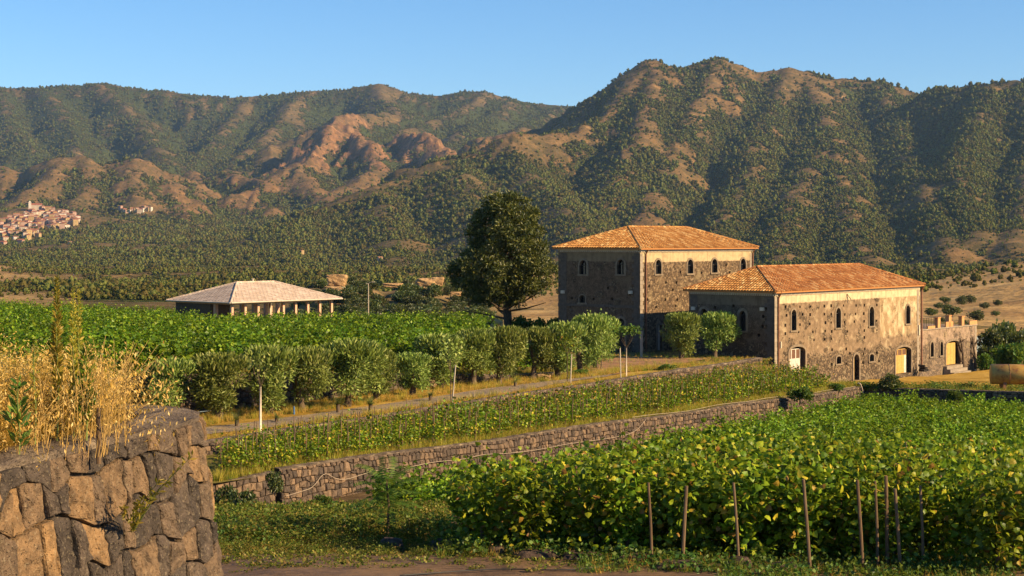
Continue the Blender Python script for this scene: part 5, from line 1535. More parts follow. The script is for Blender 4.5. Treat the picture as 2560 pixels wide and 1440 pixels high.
# the big dark conifer
def conifer():
    r = np.random.default_rng(77); rd = random.Random(5)
    d = 150.0; f_ = Vector((PX(1272, d), d, float(z_up(PX(1272, d), d))))
    t = thing('pine_tree', 'tall dark spreading conifer standing left of the tall house', 'tree', f_)
    k = d/F
    prof = [(497, -40, 32), (509, -58, 48), (532, -74, 60), (556, -86, 68), (582, -90, 88), (610, -98, 92), (636, -116, 88), (660, -140, 104), (684, -142, 92), (708, -132, 84), (728, -130, 56), (746, -84, 34)]
    zt = lambda py: EYE - (py-HY)*k - f_.z
    cs = []; rs = []
    for (py, a, b) in prof:
        n = int((b-a)/14)
        for q in range(n):
            x = a + (b-a)*(q + r.random())/n
            half = (b-a)/2; ym = math.sqrt(max(.05, 1-((x-(a+b)/2)/half)**2))*half
            if r.random() < .10: continue
            for yy in (r.uniform(-.95, -.45)*ym, r.uniform(-.3, .3)*ym, r.uniform(.4, .9)*ym):
                cs.append((x*k*.98, yy*k*.95, zt(py + r.uniform(-9, 9)) - .002*abs(x*k)**2)); rs.append(r.uniform(.28, .85)*min(1, .45+half/110))
    extra = [(112, 690), (118, 672), (100, 706), (62, 738), (-112, 742), (52, 722)]
    for x, py in extra:
        cs.append((x*k, r.uniform(-1, 1), zt(py))); rs.append(r.uniform(.4, .6))
    V, T = blob_leaves(r, cs, rs, 105, LEAF_NAR, .36, .3, (0, 0, .5), .62)
    obj('crown', np_mesh('crown', V, T, [M_PINE]), t, kind='stuff')
    m_ = MB()
    tr = [Vector((0, 0, -.3)), Vector((-.02, 0, 1.2)), Vector((-.15, 0, 3.0)), Vector((-.2, 0, 5.5)), Vector((-.3, 0, 8.5)), Vector((-.35, 0, 11.2))]
    m_.tube(tr, [.52, .42, .38, .28, .17, .06], 10)
    m_.tube([Vector((.1, -.1, .9)), Vector((.35, -.1, .2)), Vector((.5, -.12, -.3))], [.2, .2, .24], 8)
    for i in range(26):
        z0 = rd.uniform(2.0, 9.8); th = rd.uniform(0, 6.28); L = rd.uniform(1.6, 4.2) * (1.15 - z0/14)
        b = Vector((-.08 - z0*.02, 0, z0)); e = b + Vector((math.cos(th)*L, math.sin(th)*L, L*rd.uniform(.15, .5)))
        m_.tube([b, b.lerp(e, .5)+Vector((0, 0, rd.uniform(-.2, .1))), e], [.11, .075, .025], 6)
    for (x, py) in ((-62, 745), (-36, 765), (70, 735), (98, 705)):
        e = Vector((x*k, -.3, zt(py))); b = Vector((-.1, 0, max(1.8, e.z - abs(x*k)*.45)))
        m_.tube([b, b.lerp(e, .55)+Vector((0, 0, -.15)), e], [.14, .09, .03], 6)
    obj('trunk', m_.mesh('trunk', M_BARK, smooth=True), t)
conifer()

# general broadleaf trees
def tree_mesh(seed, m_, n=1500, nb=22, size=.30, prof=1.0):
    r = np.random.default_rng(seed); cs = []; rs = []
    for k in range(nb):
        d = r.normal(size=3); d /= np.linalg.norm(d); d *= r.random()**.35
        cs.append((d[0]*.36, d[1]*.36, .60 + d[2]*.28*prof)); rs.append(r.uniform(.11, .19))
    V, T = blob_leaves(r, cs, rs, n//nb, LEAF_DIA, size*.25, .4, (0, 0, .5), .85)
    return np_mesh('crown', V, T, [m_])
def small_trunk(seed):
    r = random.Random(seed); m_ = MB()
    m_.tube([(0, 0, -.06), (r.uniform(-.02, .02), 0, .25), (r.uniform(-.04, .04), 0, .5)], [.035, .028, .018], 7)
    for k in range(4):
        th = r.uniform(0, 6.28); m_.tube([(0, 0, .28), (math.cos(th)*.12, math.sin(th)*.12, .48), (math.cos(th)*.22, math.sin(th)*.22, .66)], [.018, .012, .006], 5)
    return m_.mesh('trunk', M_BARK, smooth=True)
br_c = [tree_mesh(600+k, M_TREE) for k in range(5)]; br_t = [small_trunk(610+k) for k in range(3)]
bg_c = [tree_mesh(640+k, M_BUSHG, 1100, 16, .36) for k in range(3)]
def tree(name, label, cat, loc, h_, w_, crowns, group=None, k=None, low=.0):
    t = thing(name, label, cat, loc, random.uniform(0, 6.28), group)
    k = random.randrange(len(crowns)) if k is None else k
    obj('crown', crowns[k], t, (0, 0, -low*h_), 0, (w_, w_, h_), kind='stuff'); obj('trunk', br_t[k % 3], t, (0, 0, 0), 0, (h_, h_, h_))
    return t
# ------------------------------------------------------------------ terrain lookup for far things
def z_far(x, y):
    r_ = np.clip(np.log(y/dv[0])/math.log(dv[-1]/dv[0])*(NR-1), 0, NR-1.001); c_ = np.clip((x/y+.47)/.94*(NC-1), 0, NC-1.001)
    i, j = int(r_), int(c_); a, b = r_-i, c_-j
    return float((HZ[i, j]*(1-b)+HZ[i, j+1]*b)*(1-a) + (HZ[i+1, j]*(1-b)+HZ[i+1, j+1]*b)*a) + EYE
def far_hit(px_, py_, d0, d1):
    """first terrain distance whose surface reaches the view ray"""
    for d in np.arange(d0, d1, (d1-d0)/400):
        if z_far(PX(px_, d), d) >= EYE - (py_-HY)/F*d: return d
    return None

# ------------------------------------------------------------------ rocky wooded knoll behind the pavilion
KD = 420.0
def knoll(X, Y):
    pxs = CX + F*X/Y
    top = np.interp(pxs, [690, 740, 790, 850, 900, 960, 1020, 1080, 1130, 1190, 1260, 1330], [800, 775, 728, 716, 722, 738, 730, 716, 735, 760, 790, 815])
    zt = EYE - (top-HY)/F*KD
    zb = EYE - 21.0
    w = np.exp(-((Y-KD-8)/np.where(Y < KD+8, 46, 60))**2)
    return zb + (zt-zb)*w + (fbm(X/9, Y/9, 4, 201)-.5)*3.0*w
kn = sheet('rocky_knoll', lambda u, v: (((660+700*u)-CX)/F*(330+170*v), 330 + 170*v + 0*u), 120, 60, knoll, soil_mat('knoll_ground', (.07, .06, .022), (.14, .10, .04), (.30, .19, .09), .4, .2), 'wooded rocky knoll behind the pavilion')
kn['category'] = 'hill'
s = NT('warm_sandstone', .9, .1); q = s.pos(); bn = s.noise(.55, q, 7, .68); b2 = s.noise(3.0, s.vmul(q, (.5, .5, 2)), 5, .65)
s.color(s.mix(s.map(b2, .45, .7, 0, .6), s.ramp(bn, [(.3, (.28, .16, .07)), (.55, (.50, .31, .14)), (.75, (.62, .44, .24))]), (.22, .13, .065))); s.bump(s.math('ADD', bn, b2), 1.0, .35); M_SAND = s.m
def rock(name, label, px0, py0, px1, py1, d, seed, depth=None, sh=0.0):
    """weathered block filling the given outline"""
    r = np.random.default_rng(seed)
    a = P(px0, py1, d); b = P(px1, py0, d); w = b.x-a.x; h_ = b.z-a.z; dp_ = depth or w*.8
    n = 14; V = []; T = []
    u = np.linspace(-1, 1, n)
    idx = {}
    for f in range(6):
        ax = f//2; sg = 1 if f % 2 else -1
        for i in range(n):
            for j in range(n):
                p = [0, 0, 0]; p[ax] = sg; p[(ax+1) % 3] = u[i]; p[(ax+2) % 3] = u[j]
                V.append(p)
        o = f*n*n
        for i in range(n-1):
            for j in range(n-1):
                q_ = (o+i*n+j, o+(i+1)*n+j, o+(i+1)*n+j+1, o+i*n+j+1)
                T.append(q_ if sg > 0 else q_[::-1])
    V = np.array(V, float)
    V = V / (np.abs(V)**7).sum(1, keepdims=True)**(1/7) * 1.0
    L = np.array([w/2, dp_/2, h_/2])
    q_ = V * 1.3 + seed
    dsp = (fbm(q_[:, 0]*1.1+q_[:, 2]*1.7, q_[:, 1]*1.3+q_[:, 2]*.6, 4, seed)-.5)*.42 + (fbm(q_[:, 0]*4+q_[:, 2]*3.7, q_[:, 1]*4-q_[:, 2]*2, 3, seed+1)-.5)*.16
    V = V*(1+dsp[:, None]); V[:, 0] += sh*V[:, 2]; V[:, 0] *= 1 + .12*V[:, 2]
    V = V*L
    me = np_mesh(name, V, np.array(T), [M_SAND], smooth=True)
    o = obj(name, me, None, (a+b)/2); tag(o, label, 'rock'); return o
rock('boulder', 'large square golden boulder on the knoll right of the pavilion roof', 820, 687, 866, 716, 415, 5)
rock('boulder', 'flat golden ledge under the square boulder', 815, 716, 862, 727, 412, 9)
rock('boulder', 'small golden block tumbled below the square boulder', 842, 724, 856, 738, 408, 13)
rock('boulder', 'long slanting golden rock slab at the right of the knoll', 1040, 696, 1092, 722, 414, 17, 9, .2)
rock('boulder', 'broken golden rock end of the long slab', 1076, 694, 1108, 716, 411, 19)
rock('boulder', 'low golden rock shelf in the middle of the knoll', 960, 708, 1004, 718, 414, 23)
rock('boulder', 'pale rock half hidden by trees left of the conifer', 1126, 730, 1152, 746, 400, 27)
kt = 0
KP = ['left flank', 'foot', 'middle', 'right flank']
for i in range(150):
    px_ = random.uniform(735, 1230); d = random.uniform(345, 432)
    top = np.interp(px_, [690, 740, 790, 850, 900, 960, 1020, 1080, 1130, 1190, 1260], [800, 770, 726, 716, 722, 738, 730, 716, 735, 755, 780])
    x = PX(px_, d); z = float(knoll(np.array([x]), np.array([d]))[0])
    h_ = random.uniform(3.2, 6.4)*(.62 if d > 400 else 1)
    if d > 398 and (805 < px_ < 875 or 1035 < px_ < 1112 or 955 < px_ < 1008): continue
    tree('evergreen_oak', 'dark bushy tree on the %s of the rocky knoll' % ('left side' if px_ < 900 else 'middle' if px_ < 1060 else 'right side'), 'tree', (x, d, z), h_, h_*random.uniform(1.0, 1.35), br_c, 'trees on the rocky knoll, ' + ('left' if px_ < 900 else 'middle' if px_ < 1060 else 'right'), low=.18)
# ------------------------------------------------------------------ trees to the right of the annex and around the houses
RT = [(2520, 772, 172, 96, 4.6, 'dark tall tree at the right edge behind the annex', br_c), (2475, 812, 168, 70, 3.6, 'dark tree touching the right end of the annex', br_c), (2560, 800, 165, 80, 4.2, 'dark tree cut by the right edge of the picture', br_c),
      (2505, 850, 152, 80, 3.4, 'bright green bush right of the annex', bg_c), (2552, 845, 150, 70, 3.3, 'bright green bush at the right edge above the rusty tank', bg_c), (2465, 880, 150, 44, 2.0, 'small green bush at the annex corner', bg_c), (2470, 845, 158, 66, 3.2, 'dark green shrub behind the annex corner', br_c),
      (1312, 782, 150, 70, 2.8, 'green bush at the foot of the conifer, right side', bg_c), (1392, 778, 138, 72, 2.6, 'leafy fig bush left of the tall house', bg_c), (1232, 800, 149, 40, 1.9, 'small dark shrub left of the conifer trunk', br_c), (1345, 792, 143, 50, 2.2, 'low green bush between the conifer and the house', bg_c)]
for px_, ty, d, w, h_, lb, cr in RT:
    t = P(px_, ty, d); wm = w/F*d
    x = t.x; z = t.z - h_
    if px_ < 2000: z = float(z_up(x, d)); h_ = t.z - z
    else: z = float(z_up(0, d)) - 3.2; h_ = t.z - z
    tree('tree' if h_ > 3.5 else 'bush', lb, 'tree' if h_ > 3.5 else 'bush', (x, d, z), h_*1.06, wm*1.15, cr, low=.12)
# trees on the dry hill
for i, (px_, py_, w) in enumerate(((2362, 738, 26), (2380, 770, 44), (2405, 745, 30), (2428, 742, 26), (2440, 778, 40), (2345, 752, 22), (2460, 757, 24), (2495, 752, 22), (2330, 768, 30), (2355, 790, 36), (2412, 792, 34), (2490, 770, 20), (1345, 752, 12), (1362, 765, 9), (1330, 772, 10), (1378, 742, 9))):
    d = 520 - (py_-740)*4 if px_ > 2000 else 640
    x = PX(px_, d); z = z_far(x, d); wm = w/F*d
    tree('bush', 'dark round shrub on the dry hillside %s' % ('right of the low house' if px_ > 2000 else 'behind the conifer'), 'bush', (x, d, z), wm*1.0, wm*1.25, br_c, 'shrubs on the dry hillside ' + ('right' if px_ > 2000 else 'behind the conifer'), low=.2)

# ------------------------------------------------------------------ slim young trees, poles
def pole(label, xa, ya, xb, yb, zf, dz=8.87, r_=.045, m_=M_POLE, name='tree_pole', group=None):
    d = F*dz/(yb-HY); f_ = Vector((PX(xb, d), d, float(zf(PX(xb, d), d)))); t = P(xa, ya, d)
    q_ = MB(); q_.tube([Vector((0, 0, -.2)), (t-f_)*.5, t-f_], [r_, r_*.95, r_*.85], 7)
    return tag(obj(name, q_.mesh(name, m_), None, f_), label, 'pole', group), f_, d
pole('white pole leaning beside a thin sapling in the path verge', 1139, 912, 1130, 1010, z_path)
pole('white pole beside the track at the end of the olive row', 1429, 886, 1426, 957, z_path)
pole('white pole standing alone before the umbrella-shaped young tree', 1550, 870, 1552, 947, z_path)
pole('left one of two joined white poles before the tall house', 1601, 832, 1602, 895, z_path, 9.2)
pole('right one of two joined white poles before the tall house', 1605, 828, 1605, 896, z_path, 9.2)
pole('short blue post in the grass under the olives', 735, 1016, 735, 1036, z_path, r_=.05, m_=plain('blue_paint', (.06, .13, .25), .6, .3))
pole('white post left of the olive row by the foreground wall', 385, 985, 386, 1012, z_path, r_=.05)
def sapling(label, px_, yfoot, ycrown0, ytop, w, zf, dz, seed, nleaf, lm, stem_m, rs_=.045, multi=1, umb=False, cat='tree'):
    r = np.random.default_rng(seed); d = F*dz/(yfoot-HY); x = PX(px_, d); f_ = Vector((x, d, float(zf(x, d))))
    k = d/F; t = thing('young_tree', label, cat, f_)
    m_ = MB(); zc = (yfoot-ycrown0)*k; zt = (yfoot-ytop)*k; wm = w*k
    tips = []; tw_ = MB()
    for q in range(multi):
        off = (q-(multi-1)/2)*.42
        m_.tube([(off*.6, 0, -.15), (off*.8, 0, zc*.5), (off, 0, zc)], [rs_, rs_*.85, rs_*.75], 7)
        for b in range(7):
            th = r.uniform(0, 6.28); e = (off+math.cos(th)*wm*.4*r.uniform(.4, 1), math.sin(th)*wm*.4*r.uniform(.4, 1), zc + (zt-zc)*r.uniform(.55, .95))
            tw_.tube([(off, 0, zc-.05), (off+(e[0]-off)*.6, e[1]*.6, zc+(e[2]-zc)*.45), e], [.016, .011, .005], 5); tips.append(e)
    obj('trunk', m_.mesh('trunk', stem_m, smooth=True), t); obj('twigs', tw_.mesh('twigs', M_BARK), t, kind='stuff')
    if nleaf:
        n = nleaf; c = np.array(tips)[r.integers(0, len(tips), n)] if not umb else np.stack([r.uniform(-.5, .5, n)*wm, r.uniform(-.4, .4, n)*wm, zt - r.random(n)**2*(zt-zc)*.35 - .0], -1)
        pos = c + r.normal(size=(n, 3))*np.array([.22, .22, .2 if not umb else .06])
        V, T = replicate(LEAF_DIA, pos, frames(r.normal(size=(n, 3))+np.array([0, 0, -.1]), np.array([0, 0, .8]), rng=r), r.uniform(.10, .22, n))
        obj('crown', np_mesh('crown', V, T, [lm]), t, kind='stuff')
    return t
M_PALEB = plain('pale_painted_bark', (.62, .50, .38), .85, .15, .2, 6)
sapling('young tree with a straight pale stem and bare upswept twigs by the path', 651, 1076, 960, 885, 60, z_path, 8.75, 1, 130, M_OLIVE, M_PALEB, .06)
sapling('thin sapling with sparse foliage beside the leaning white pole', 1127, 1008, 930, 850, 44, z_path, 8.87, 2, 160, M_OLIVE, M_BARK, .03)
sapling('slender twin-stemmed tree in front of the tall house', 1498, 926, 850, 785, 58, z_path, 9.0, 3, 520, M_OLIVE, M_BARK, .05, 2)
sapling('young tree with a flat umbrella crown of bright leaves before the tall house', 1566, 945, 868, 818, 58, z_path, 8.95, 4, 340, M_BUSHG, M_PALEB, .04, 1, True)
sapling('small reddish sapling beside the white pole near the track', 1418, 958, 885, 845, 40, z_path, 8.9, 5, 120, M_VINE, M_BARK, .03)
# bare climbing trunks on the annex
for lb, base, pts in (('bare forked trunk climbing the annex wall beside its ochre door', (2410, 920), [[(2410, 920), (2407, 885), (2398, 862), (2388, 832)], [(2407, 885), (2404, 858), (2400, 846)], [(2404, 905), (2396, 875), (2392, 852)], [(2398, 862), (2408, 850)]]),
                      ('bare knotty trunk near the right end of the annex', (2439, 922), [[(2439, 922), (2437, 885), (2434, 868), (2427, 848)], [(2434, 868), (2444, 850)], [(2437, 892), (2427, 878)], [(2434, 866), (2432, 846)]])):
    d = AX.C.y + AX.face(base[0], base[1])[0]*AX.R.y - .9
    o_ = P(base[0], base[1], d); t = thing('bare_tree', lb, 'tree', o_); m_ = MB()
    for pl_ in pts: m_.tube([P(x, y, d)-o_ for x, y in pl_], list(np.linspace(.13, .05, len(pl_))), 7)
    obj('trunk', m_.mesh('trunk', M_BARK, smooth=True), t)
    tw = MB()
    for q in range(26):
        b = P(*random.choice(pts)[-1], d)-o_; e = b + Vector((random.uniform(-.45, .45), random.uniform(-.3, .2), random.uniform(-.25, .45))); tw.tube([b, e], [.02, .006], 4)
    obj('twigs', tw.mesh('twigs', M_BARK), t, kind='stuff')
# lamp post
d = 232.0; b_ = P(921, 815, d); t = thing('lamp_post', 'tall thin pale lamp post right of the pavilion', 'lamp post', b_); k = d/F
m_ = MB(); m_.tube([(0, 0, -1.0), (0, 0, 107*k)], [.10, .065], 8); obj('pole', m_.mesh('pole', M_POLE), t)
m_ = MB(); m_.tube([(0, 0, 106*k), (.25, 0, 109*k), (.62, -.1, 110*k)], .04, 6); obj('arm', m_.mesh('arm', M_POLE), t)
m_ = MB(); m_.box((.5, -.22, 109.6*k), (.95, .06, 111*k)); m_.box((-.35, -.2, 105*k), (-.05, .05, 106.5*k)); obj('lamp_head', m_.mesh('lamp_head', M_POLE), t)
# pale carved stump by the conifer
r = random.Random(3); d = 146.0; b_ = P(1238, 822, d); b_.z = float(z_up(b_.x, d)); m_ = MB()
m_.tube([(0, 0, -.2), (-.15, 0, .9), (-.25, 0, 1.6), (.1, 0, 2.15), (.55, 0, 2.0), (.62, 0, 1.55)], [.42, .34, .3, .3, .22, .08], 9)
tag(obj('tree_stump', m_.mesh('tree_stump', plain('pale_dead_wood', (.52, .34, .14), .85, .1, .3, 4), smooth=True), None, b_), 'pale bent dead stump beside the conifer trunk', 'stump')
# white stones under the olives
for i, (x0_, y0_, x1_, y1_, lb) in enumerate(((1362, 938, 1376, 951, 'pale square stone under the olives, right one'), (1344, 936, 1362, 950, 'grey stone under the olives, left of the pale one'))):
    o = rock('stone_block', lb, x0_, y0_, x1_, y1_, 4000*8.87/(y1_-HY), 40+i)
# rusty tank
d = 118.0; t = thing('tank', 'rusty yellow cylindrical tank lying at the right edge', 'tank', P(2476, 935, d))
s = NT('rusty_yellow_paint', .55, .4); q = s.pos(); bn = s.noise(1.6, q, 6, .7)
s.color(s.ramp(bn, [(.42, (.46, .27, .055)), (.56, (.36, .17, .035)), (.66, (.16, .055, .018))])); M_TANK = s.m
ax_ = Vector((.985, -.17, 0)); n = 28; m_ = MB(); R_ = .74
rings = [(0, R_*.0, -.02), (0.0, R_*.88, -.0), (.06, R_, 0), (4.8, R_, 0), (4.86, R_*.9, 0), (4.9, 0, 0)]
yv = Vector((0, 0, 1)); xv = ax_.cross(yv)
for a_, r_, _ in rings:
    for q_ in range(n):
        th = 6.2832*q_/n; m_.v.append(tuple(ax_*a_ + (xv*math.cos(th)+yv*math.sin(th))*r_))
for i in range(len(rings)-1):
    for q_ in range(n):
        m_.f.append((i*n+q_, (i+1)*n+q_, (i+1)*n+(q_+1) % n, i*n+(q_+1) % n)); m_.m.append(0)
obj('drum', m_.mesh('drum', M_TANK, smooth=True), t)
m_ = MB()
for a_ in (.9, 3.6): 
    c_ = ax_*a_; m_.box((c_.x-.12, c_.y-.5, -1.4), (c_.x+.12, c_.y+.5, -.55))
obj('cradle', m_.mesh('cradle', M_RUST), t)
for a_ in (1.3, 3.0):
    m_ = MB(); pts_ = [ax_*a_ + (xv*math.cos(6.2832*q_/24)+yv*math.sin(6.2832*q_/24))*(R_+.012) for q_ in range(25)]; m_.tube(pts_, .022, 5); obj('band', m_.mesh('band', M_RUST), t)
# dark stack beside the low house's right door
s_, z_ = SH.face(2290, 922); b_ = SH.C + SH.R*s_ - SH.Lf*.7; b_.z = SH.C.z - .2
m_ = MB()
for i in range(7):
    q_ = random.uniform(-.35, .35); zz = .12 + .2*(i//3); m_.tube([(q_, -.3, zz), (q_+random.uniform(-.1, .1), .3, zz+random.uniform(0, .05))], .11, 8)
tag(obj('log_pile', m_.mesh('log_pile', M_WFRAME), None, b_, SH.a), 'small dark pile beside the right ochre door of the low house', 'pile')

# ------------------------------------------------------------------ bushes on the terrace edge
def bush(label, px_, ty, yb, w, d, zf, crowns, name='bush'):
    t = P(px_, ty, d); z = float(zf(t.x, d)) if zf else EYE-(yb-HY)/F*d
    h_ = t.z - z; return tree(name, label, 'bush', (t.x, d, z), h_*1.05, w/F*d*1.15, crowns, low=.22)
bush('dark green bush overgrowing the terrace wall below the low house', 2000, 955, 1010, 64, 107, None, bg_c)
bush('feathery grey-green bush at the yard edge before the right ochre door', 2226, 925, 978, 60, 119, None, br_c)
bush('small leafy bush at the end of the terrace vines', 2090, 950, 978, 44, 116, None, bg_c)
bush('green bush at the courtyard wall corner left of the olive pair', 1670, 900, 935, 50, 111, None, bg_c)
bush('green bush beside the track under the olive row end', 1450, 920, 950, 54, 106, z_path, bg_c)
bush('weedy shrub hanging over the low end of the terrace wall', 560, 1180, 1290, 60, 60, None, br_c)
bush('dark shrub climbing the stub wall by the gully', 610, 1190, 1300, 70, 58, None, br_c)
bush('bramble on the dark wall below the yard', 2395, 965, 1010, 46, 108, None, bg_c)
bush('dusty shrub hiding the joint of the terrace wall and its low end', 688, 1165, 1235, 46, 63, None, br_c)
bush('low bramble at the foot of the long terrace wall', 800, 1232, 1275, 60, 61, None, bg_c)
# tall overgrown vine clump in front of the long wall
bush('tall upright vine clump standing against the long terrace wall', 1298, 1108, 1260, 62, 60, None, bg_c, 'vine_clump')

# small palms
def palm(label, px_, py_, w, d, zf, seed, n=16):
    r = random.Random(seed); x = PX(px_, d); f_ = Vector((x, d, float(zf(x, d)))); t = thing('palm', label, 'palm', f_); wm = w/F*d
    m_ = MB(); hh = .28*wm; m_.tube([(0, 0, -.1), (0, 0, hh)], [.09, .11], 7); obj('trunk', m_.mesh('trunk', M_BARK), t)
    V = []; T = []
    for i in range(n):
        th = 6.283*i/n + r.uniform(-.2, .2); el = r.uniform(.15, 1.25); L = wm*.55*r.uniform(.8, 1.1); o = len(V)
        fr = MB(); pts_ = []
        for q_ in range(6):
            u = q_/5; rr = L*u*math.cos(el)*(1+.1*u); zz = hh + L*u*math.sin(el) - L*.5*u*u*math.cos(el)
            pts_.append(Vector((math.cos(th)*rr, math.sin(th)*rr, zz)))
        sd = Vector((-math.sin(th), math.cos(th), 0))
        for q_ in range(1, 6):
            for sg in (-1, 1):
                for e in range(3):
                    b = pts_[q_-1].lerp(pts_[q_], e/3); tip = b + (sd*sg*.9 + (pts_[q_]-pts_[q_-1]).normalized()*.7 + Vector((0, 0, -.15)))*L*.26*(1.15-q_/6)
                    o = len(V); dd = (pts_[q_]-pts_[q_-1])*.22
                    V += [tuple(b), tuple(b+dd), tuple(tip)]; T.append((o, o+1, o+2))
    obj('fronds', np_mesh('fronds', np.array(V), np.array(T), [M_PALM]), t, kind='stuff')
palm('small palm on the verge right of the young pale-stemmed tree', 845, 1022, 76, 82, z_path, 1)
palm('stocky palm tuft beside the path, second from the left', 926, 1030, 56, 83, z_path, 2, 26)
palm('small palm low on the verge near the foreground wall', 592, 1062, 62, 76, z_path, 3)
palm('little palm on the verge above the long vines', 1076, 1000, 50, 88, z_path, 4)
palm('little palm in front of the conifer side olives', 1288, 962, 42, 97, z_path, 5, 12)
palm('green palm tuft close to the low wall by the pale-stemmed tree', 692, 1062, 40, 78, z_path, 6, 20)

# ------------------------------------------------------------------ village on the slope
M_ROOFV = [plain('village_roof_%s' % c, k, .9, .1, .25, .2) for c, k in (('red', (.27, .10, .06)), ('brown', (.24, .115, .068)), ('orange', (.31, .145, .075)))]
M_WALLV = [plain('village_wall_%s' % c, k, .9, .1, .15, .2) for c, k in (('cream', (.42, .33, .24)), ('pink', (.38, .245, .18)), ('white', (.52, .45, .37)), ('ochre', (.38, .265, .12)))]
M_WINV = NT('village_window', .5, .3).color((.05, .04, .04)).m
def vhouse(seed):
    r = random.Random(seed); m_ = MB(); w = r.uniform(8, 14); dp_ = r.uniform(7, 11); h_ = r.uniform(6, 11); rf = r.uniform(1.6, 2.6)
    m_.box((-w/2, -dp_/2, -4), (w/2, dp_/2, h_), 0)
    o = .5; a = [(-w/2-o, -dp_/2-o, h_+.02), (w/2+o, -dp_/2-o, h_+.02), (w/2+o, dp_/2+o, h_+.02), (-w/2-o, dp_/2+o, h_+.02), (-w/2-o, 0, h_+rf), (w/2+o, 0, h_+rf)]
    m_.add(a, [(0, 1, 5, 4), (2, 3, 4, 5), (0, 4, 3), (1, 2, 5), (3, 2, 1, 0)], 1)
    nf = int(h_/3)
    for fl_ in range(nf):
        for i in range(int(w/3)):
            x = -w/2 + 1.5 + i*3; m_.box((x-.5, -dp_/2-.06, 1+fl_*3), (x+.5, -dp_/2+.05, 2.5+fl_*3), 2)
        m_.box((w/2-.05, -1.2, 1+fl_*3), (w/2+.06, -.2, 2.5+fl_*3), 2)
    return m_.mesh('village_house', [M_WALLV[seed % 4], M_ROOFV[seed % 3], M_WINV])
vm = [vhouse(k) for k in range(14)]
def put_house(px_, py_, d0, d1, label, group, sc=1.0, fb=3400):
    d = far_hit(px_, py_, d0, d1) or fb
    x = PX(px_, d); z = max(z_far(x, d), EYE-(py_-HY)/F*d) if abs(z_far(x, d)-(EYE-(py_-HY)/F*d)) < 25 else z_far(x, d)
    o = obj('village_house', random.choice(vm), None, (x, d, z), random.choice([.25, -.35, .7, 1.9, -.9])+random.uniform(-.15, .15), sc)
    return tag(o, label, 'house', group)
R_ = random.Random(12)
nv = 0; placed = []
while nv < 150:
    px_ = R_.uniform(-10, 194); top = np.interp(px_, [-10, 20, 60, 90, 120, 190], [560, 545, 535, 520, 522, 535]); bot = np.interp(px_, [-10, 60, 100, 140, 175, 194], [592, 590, 582, 570, 566, 556])
    py_ = R_.uniform(top+6, bot+4)
    if any(abs(px_-a)*1.0+abs(py_-b)*1.6 < 6.5 for a, b in placed):
        if R_.random() < .97: nv += .02; continue
    placed.append((px_, py_)); nv += 1
for px_, py_ in placed: put_house(px_, py_, 2600, 3900, 'small tile-roofed house crowded in the hillside village', 'houses of the hillside village')
for px_, py_ in ((12, 606), (40, 604), (52, 610), (70, 600), (84, 590), (95, 596), (8, 615)): put_house(px_, py_, 2300, 3700, 'pale house at the lower edge of the hillside village', 'houses below the village', .95)
for i in range(15): put_house(302+i*5.2+R_.uniform(-1, 1), 530+R_.uniform(-3, 3)-abs(i-7)*.3, 2700, 3900, 'white house in the small hamlet right of the village', 'houses of the hamlet', .8)
# village church
d = far_hit(88, 528, 2600, 3900) or 3400; x = PX(88, d); t = thing('church', 'pale church with bell tower on top of the hillside village', 'church', (x, d, z_far(x, d)), .3)
m_ = MB(); m_.box((-11, -6, -5), (14, 6, 13)); obj('nave', m_.mesh('nave', M_WALLV[0]), t)
m_ = MB(); m_.add([(-11.6, -6.6, 13.02), (14.6, -6.6, 13.02), (14.6, 6.6, 13.02), (-11.6, 6.6, 13.02), (-11.6, 0, 16.5), (14.6, 0, 16.5)], [(0, 1, 5, 4), (2, 3, 4, 5), (0, 4, 3), (1, 2, 5)]); obj('roof', m_.mesh('roof', M_ROOFV[0]), t)
m_ = MB(); m_.box((-13.5, -7.2, -5), (-8, -1.7, 18)); m_.add([(-13.9, -7.6, 18), (-7.6, -7.6, 18), (-7.6, -1.3, 18), (-13.9, -1.3, 18), (-10.75, -4.5, 22)], [(0, 1, 4), (1, 2, 4), (2, 3, 4), (3, 0, 4)]); obj('bell_tower', m_.mesh('bell_tower', M_WALLV[2]), t)
for i, (px_, py_, lb) in enumerate(((755, 635, 'lone pinkish farmhouse above the pavilion on the wooded slope'), (950, 653, 'lone pale farmhouse left of the conifer on the slope'), (1155, 650, 'small pale barn just left of the conifer crown'), (175, 612, 'tiny white chapel on the spur below the village'))):
    put_house(px_, py_, 700, 3600, lb, None, .42, fb=1600)

# ------------------------------------------------------------------ grasses and weeds (stuff)
BLADE = (np.array([(-.5, 0, 0), (.5, 0, 0), (.32, .55, .06), (-.32, .55, .06), (0, 1, .22)], float), np.array([(0, 1, 2), (0, 2, 3), (3, 2, 4)]))
def blade_cloud(pos, h_, w_, lean, rng):
    n = len(pos); th = rng.uniform(0, 6.283, n)
    d = np.stack([np.cos(th)*lean, np.sin(th)*lean, np.ones(n)], -1)
    fr = frames(d, rng=rng); sc = np.stack([w_, h_, h_], -1)
    return replicate(BLADE, pos, fr, sc)
def tuft(name, seed, n, h_, w_, lean, m_, rad=.14):
    r = np.random.default_rng(seed); a = r.uniform(0, 6.28, n); q_ = rad*np.sqrt(r.random(n))
    pos = np.stack([np.cos(a)*q_, np.sin(a)*q_, np.full(n, -.03)], -1)
    V, T = blade_cloud(pos, h_*r.uniform(.5, 1.15, n), w_*r.uniform(.7, 1.3, n), np.abs(r.normal(0, lean, n)), r)
    return source(name, np_mesh(name, V, T, [m_]))
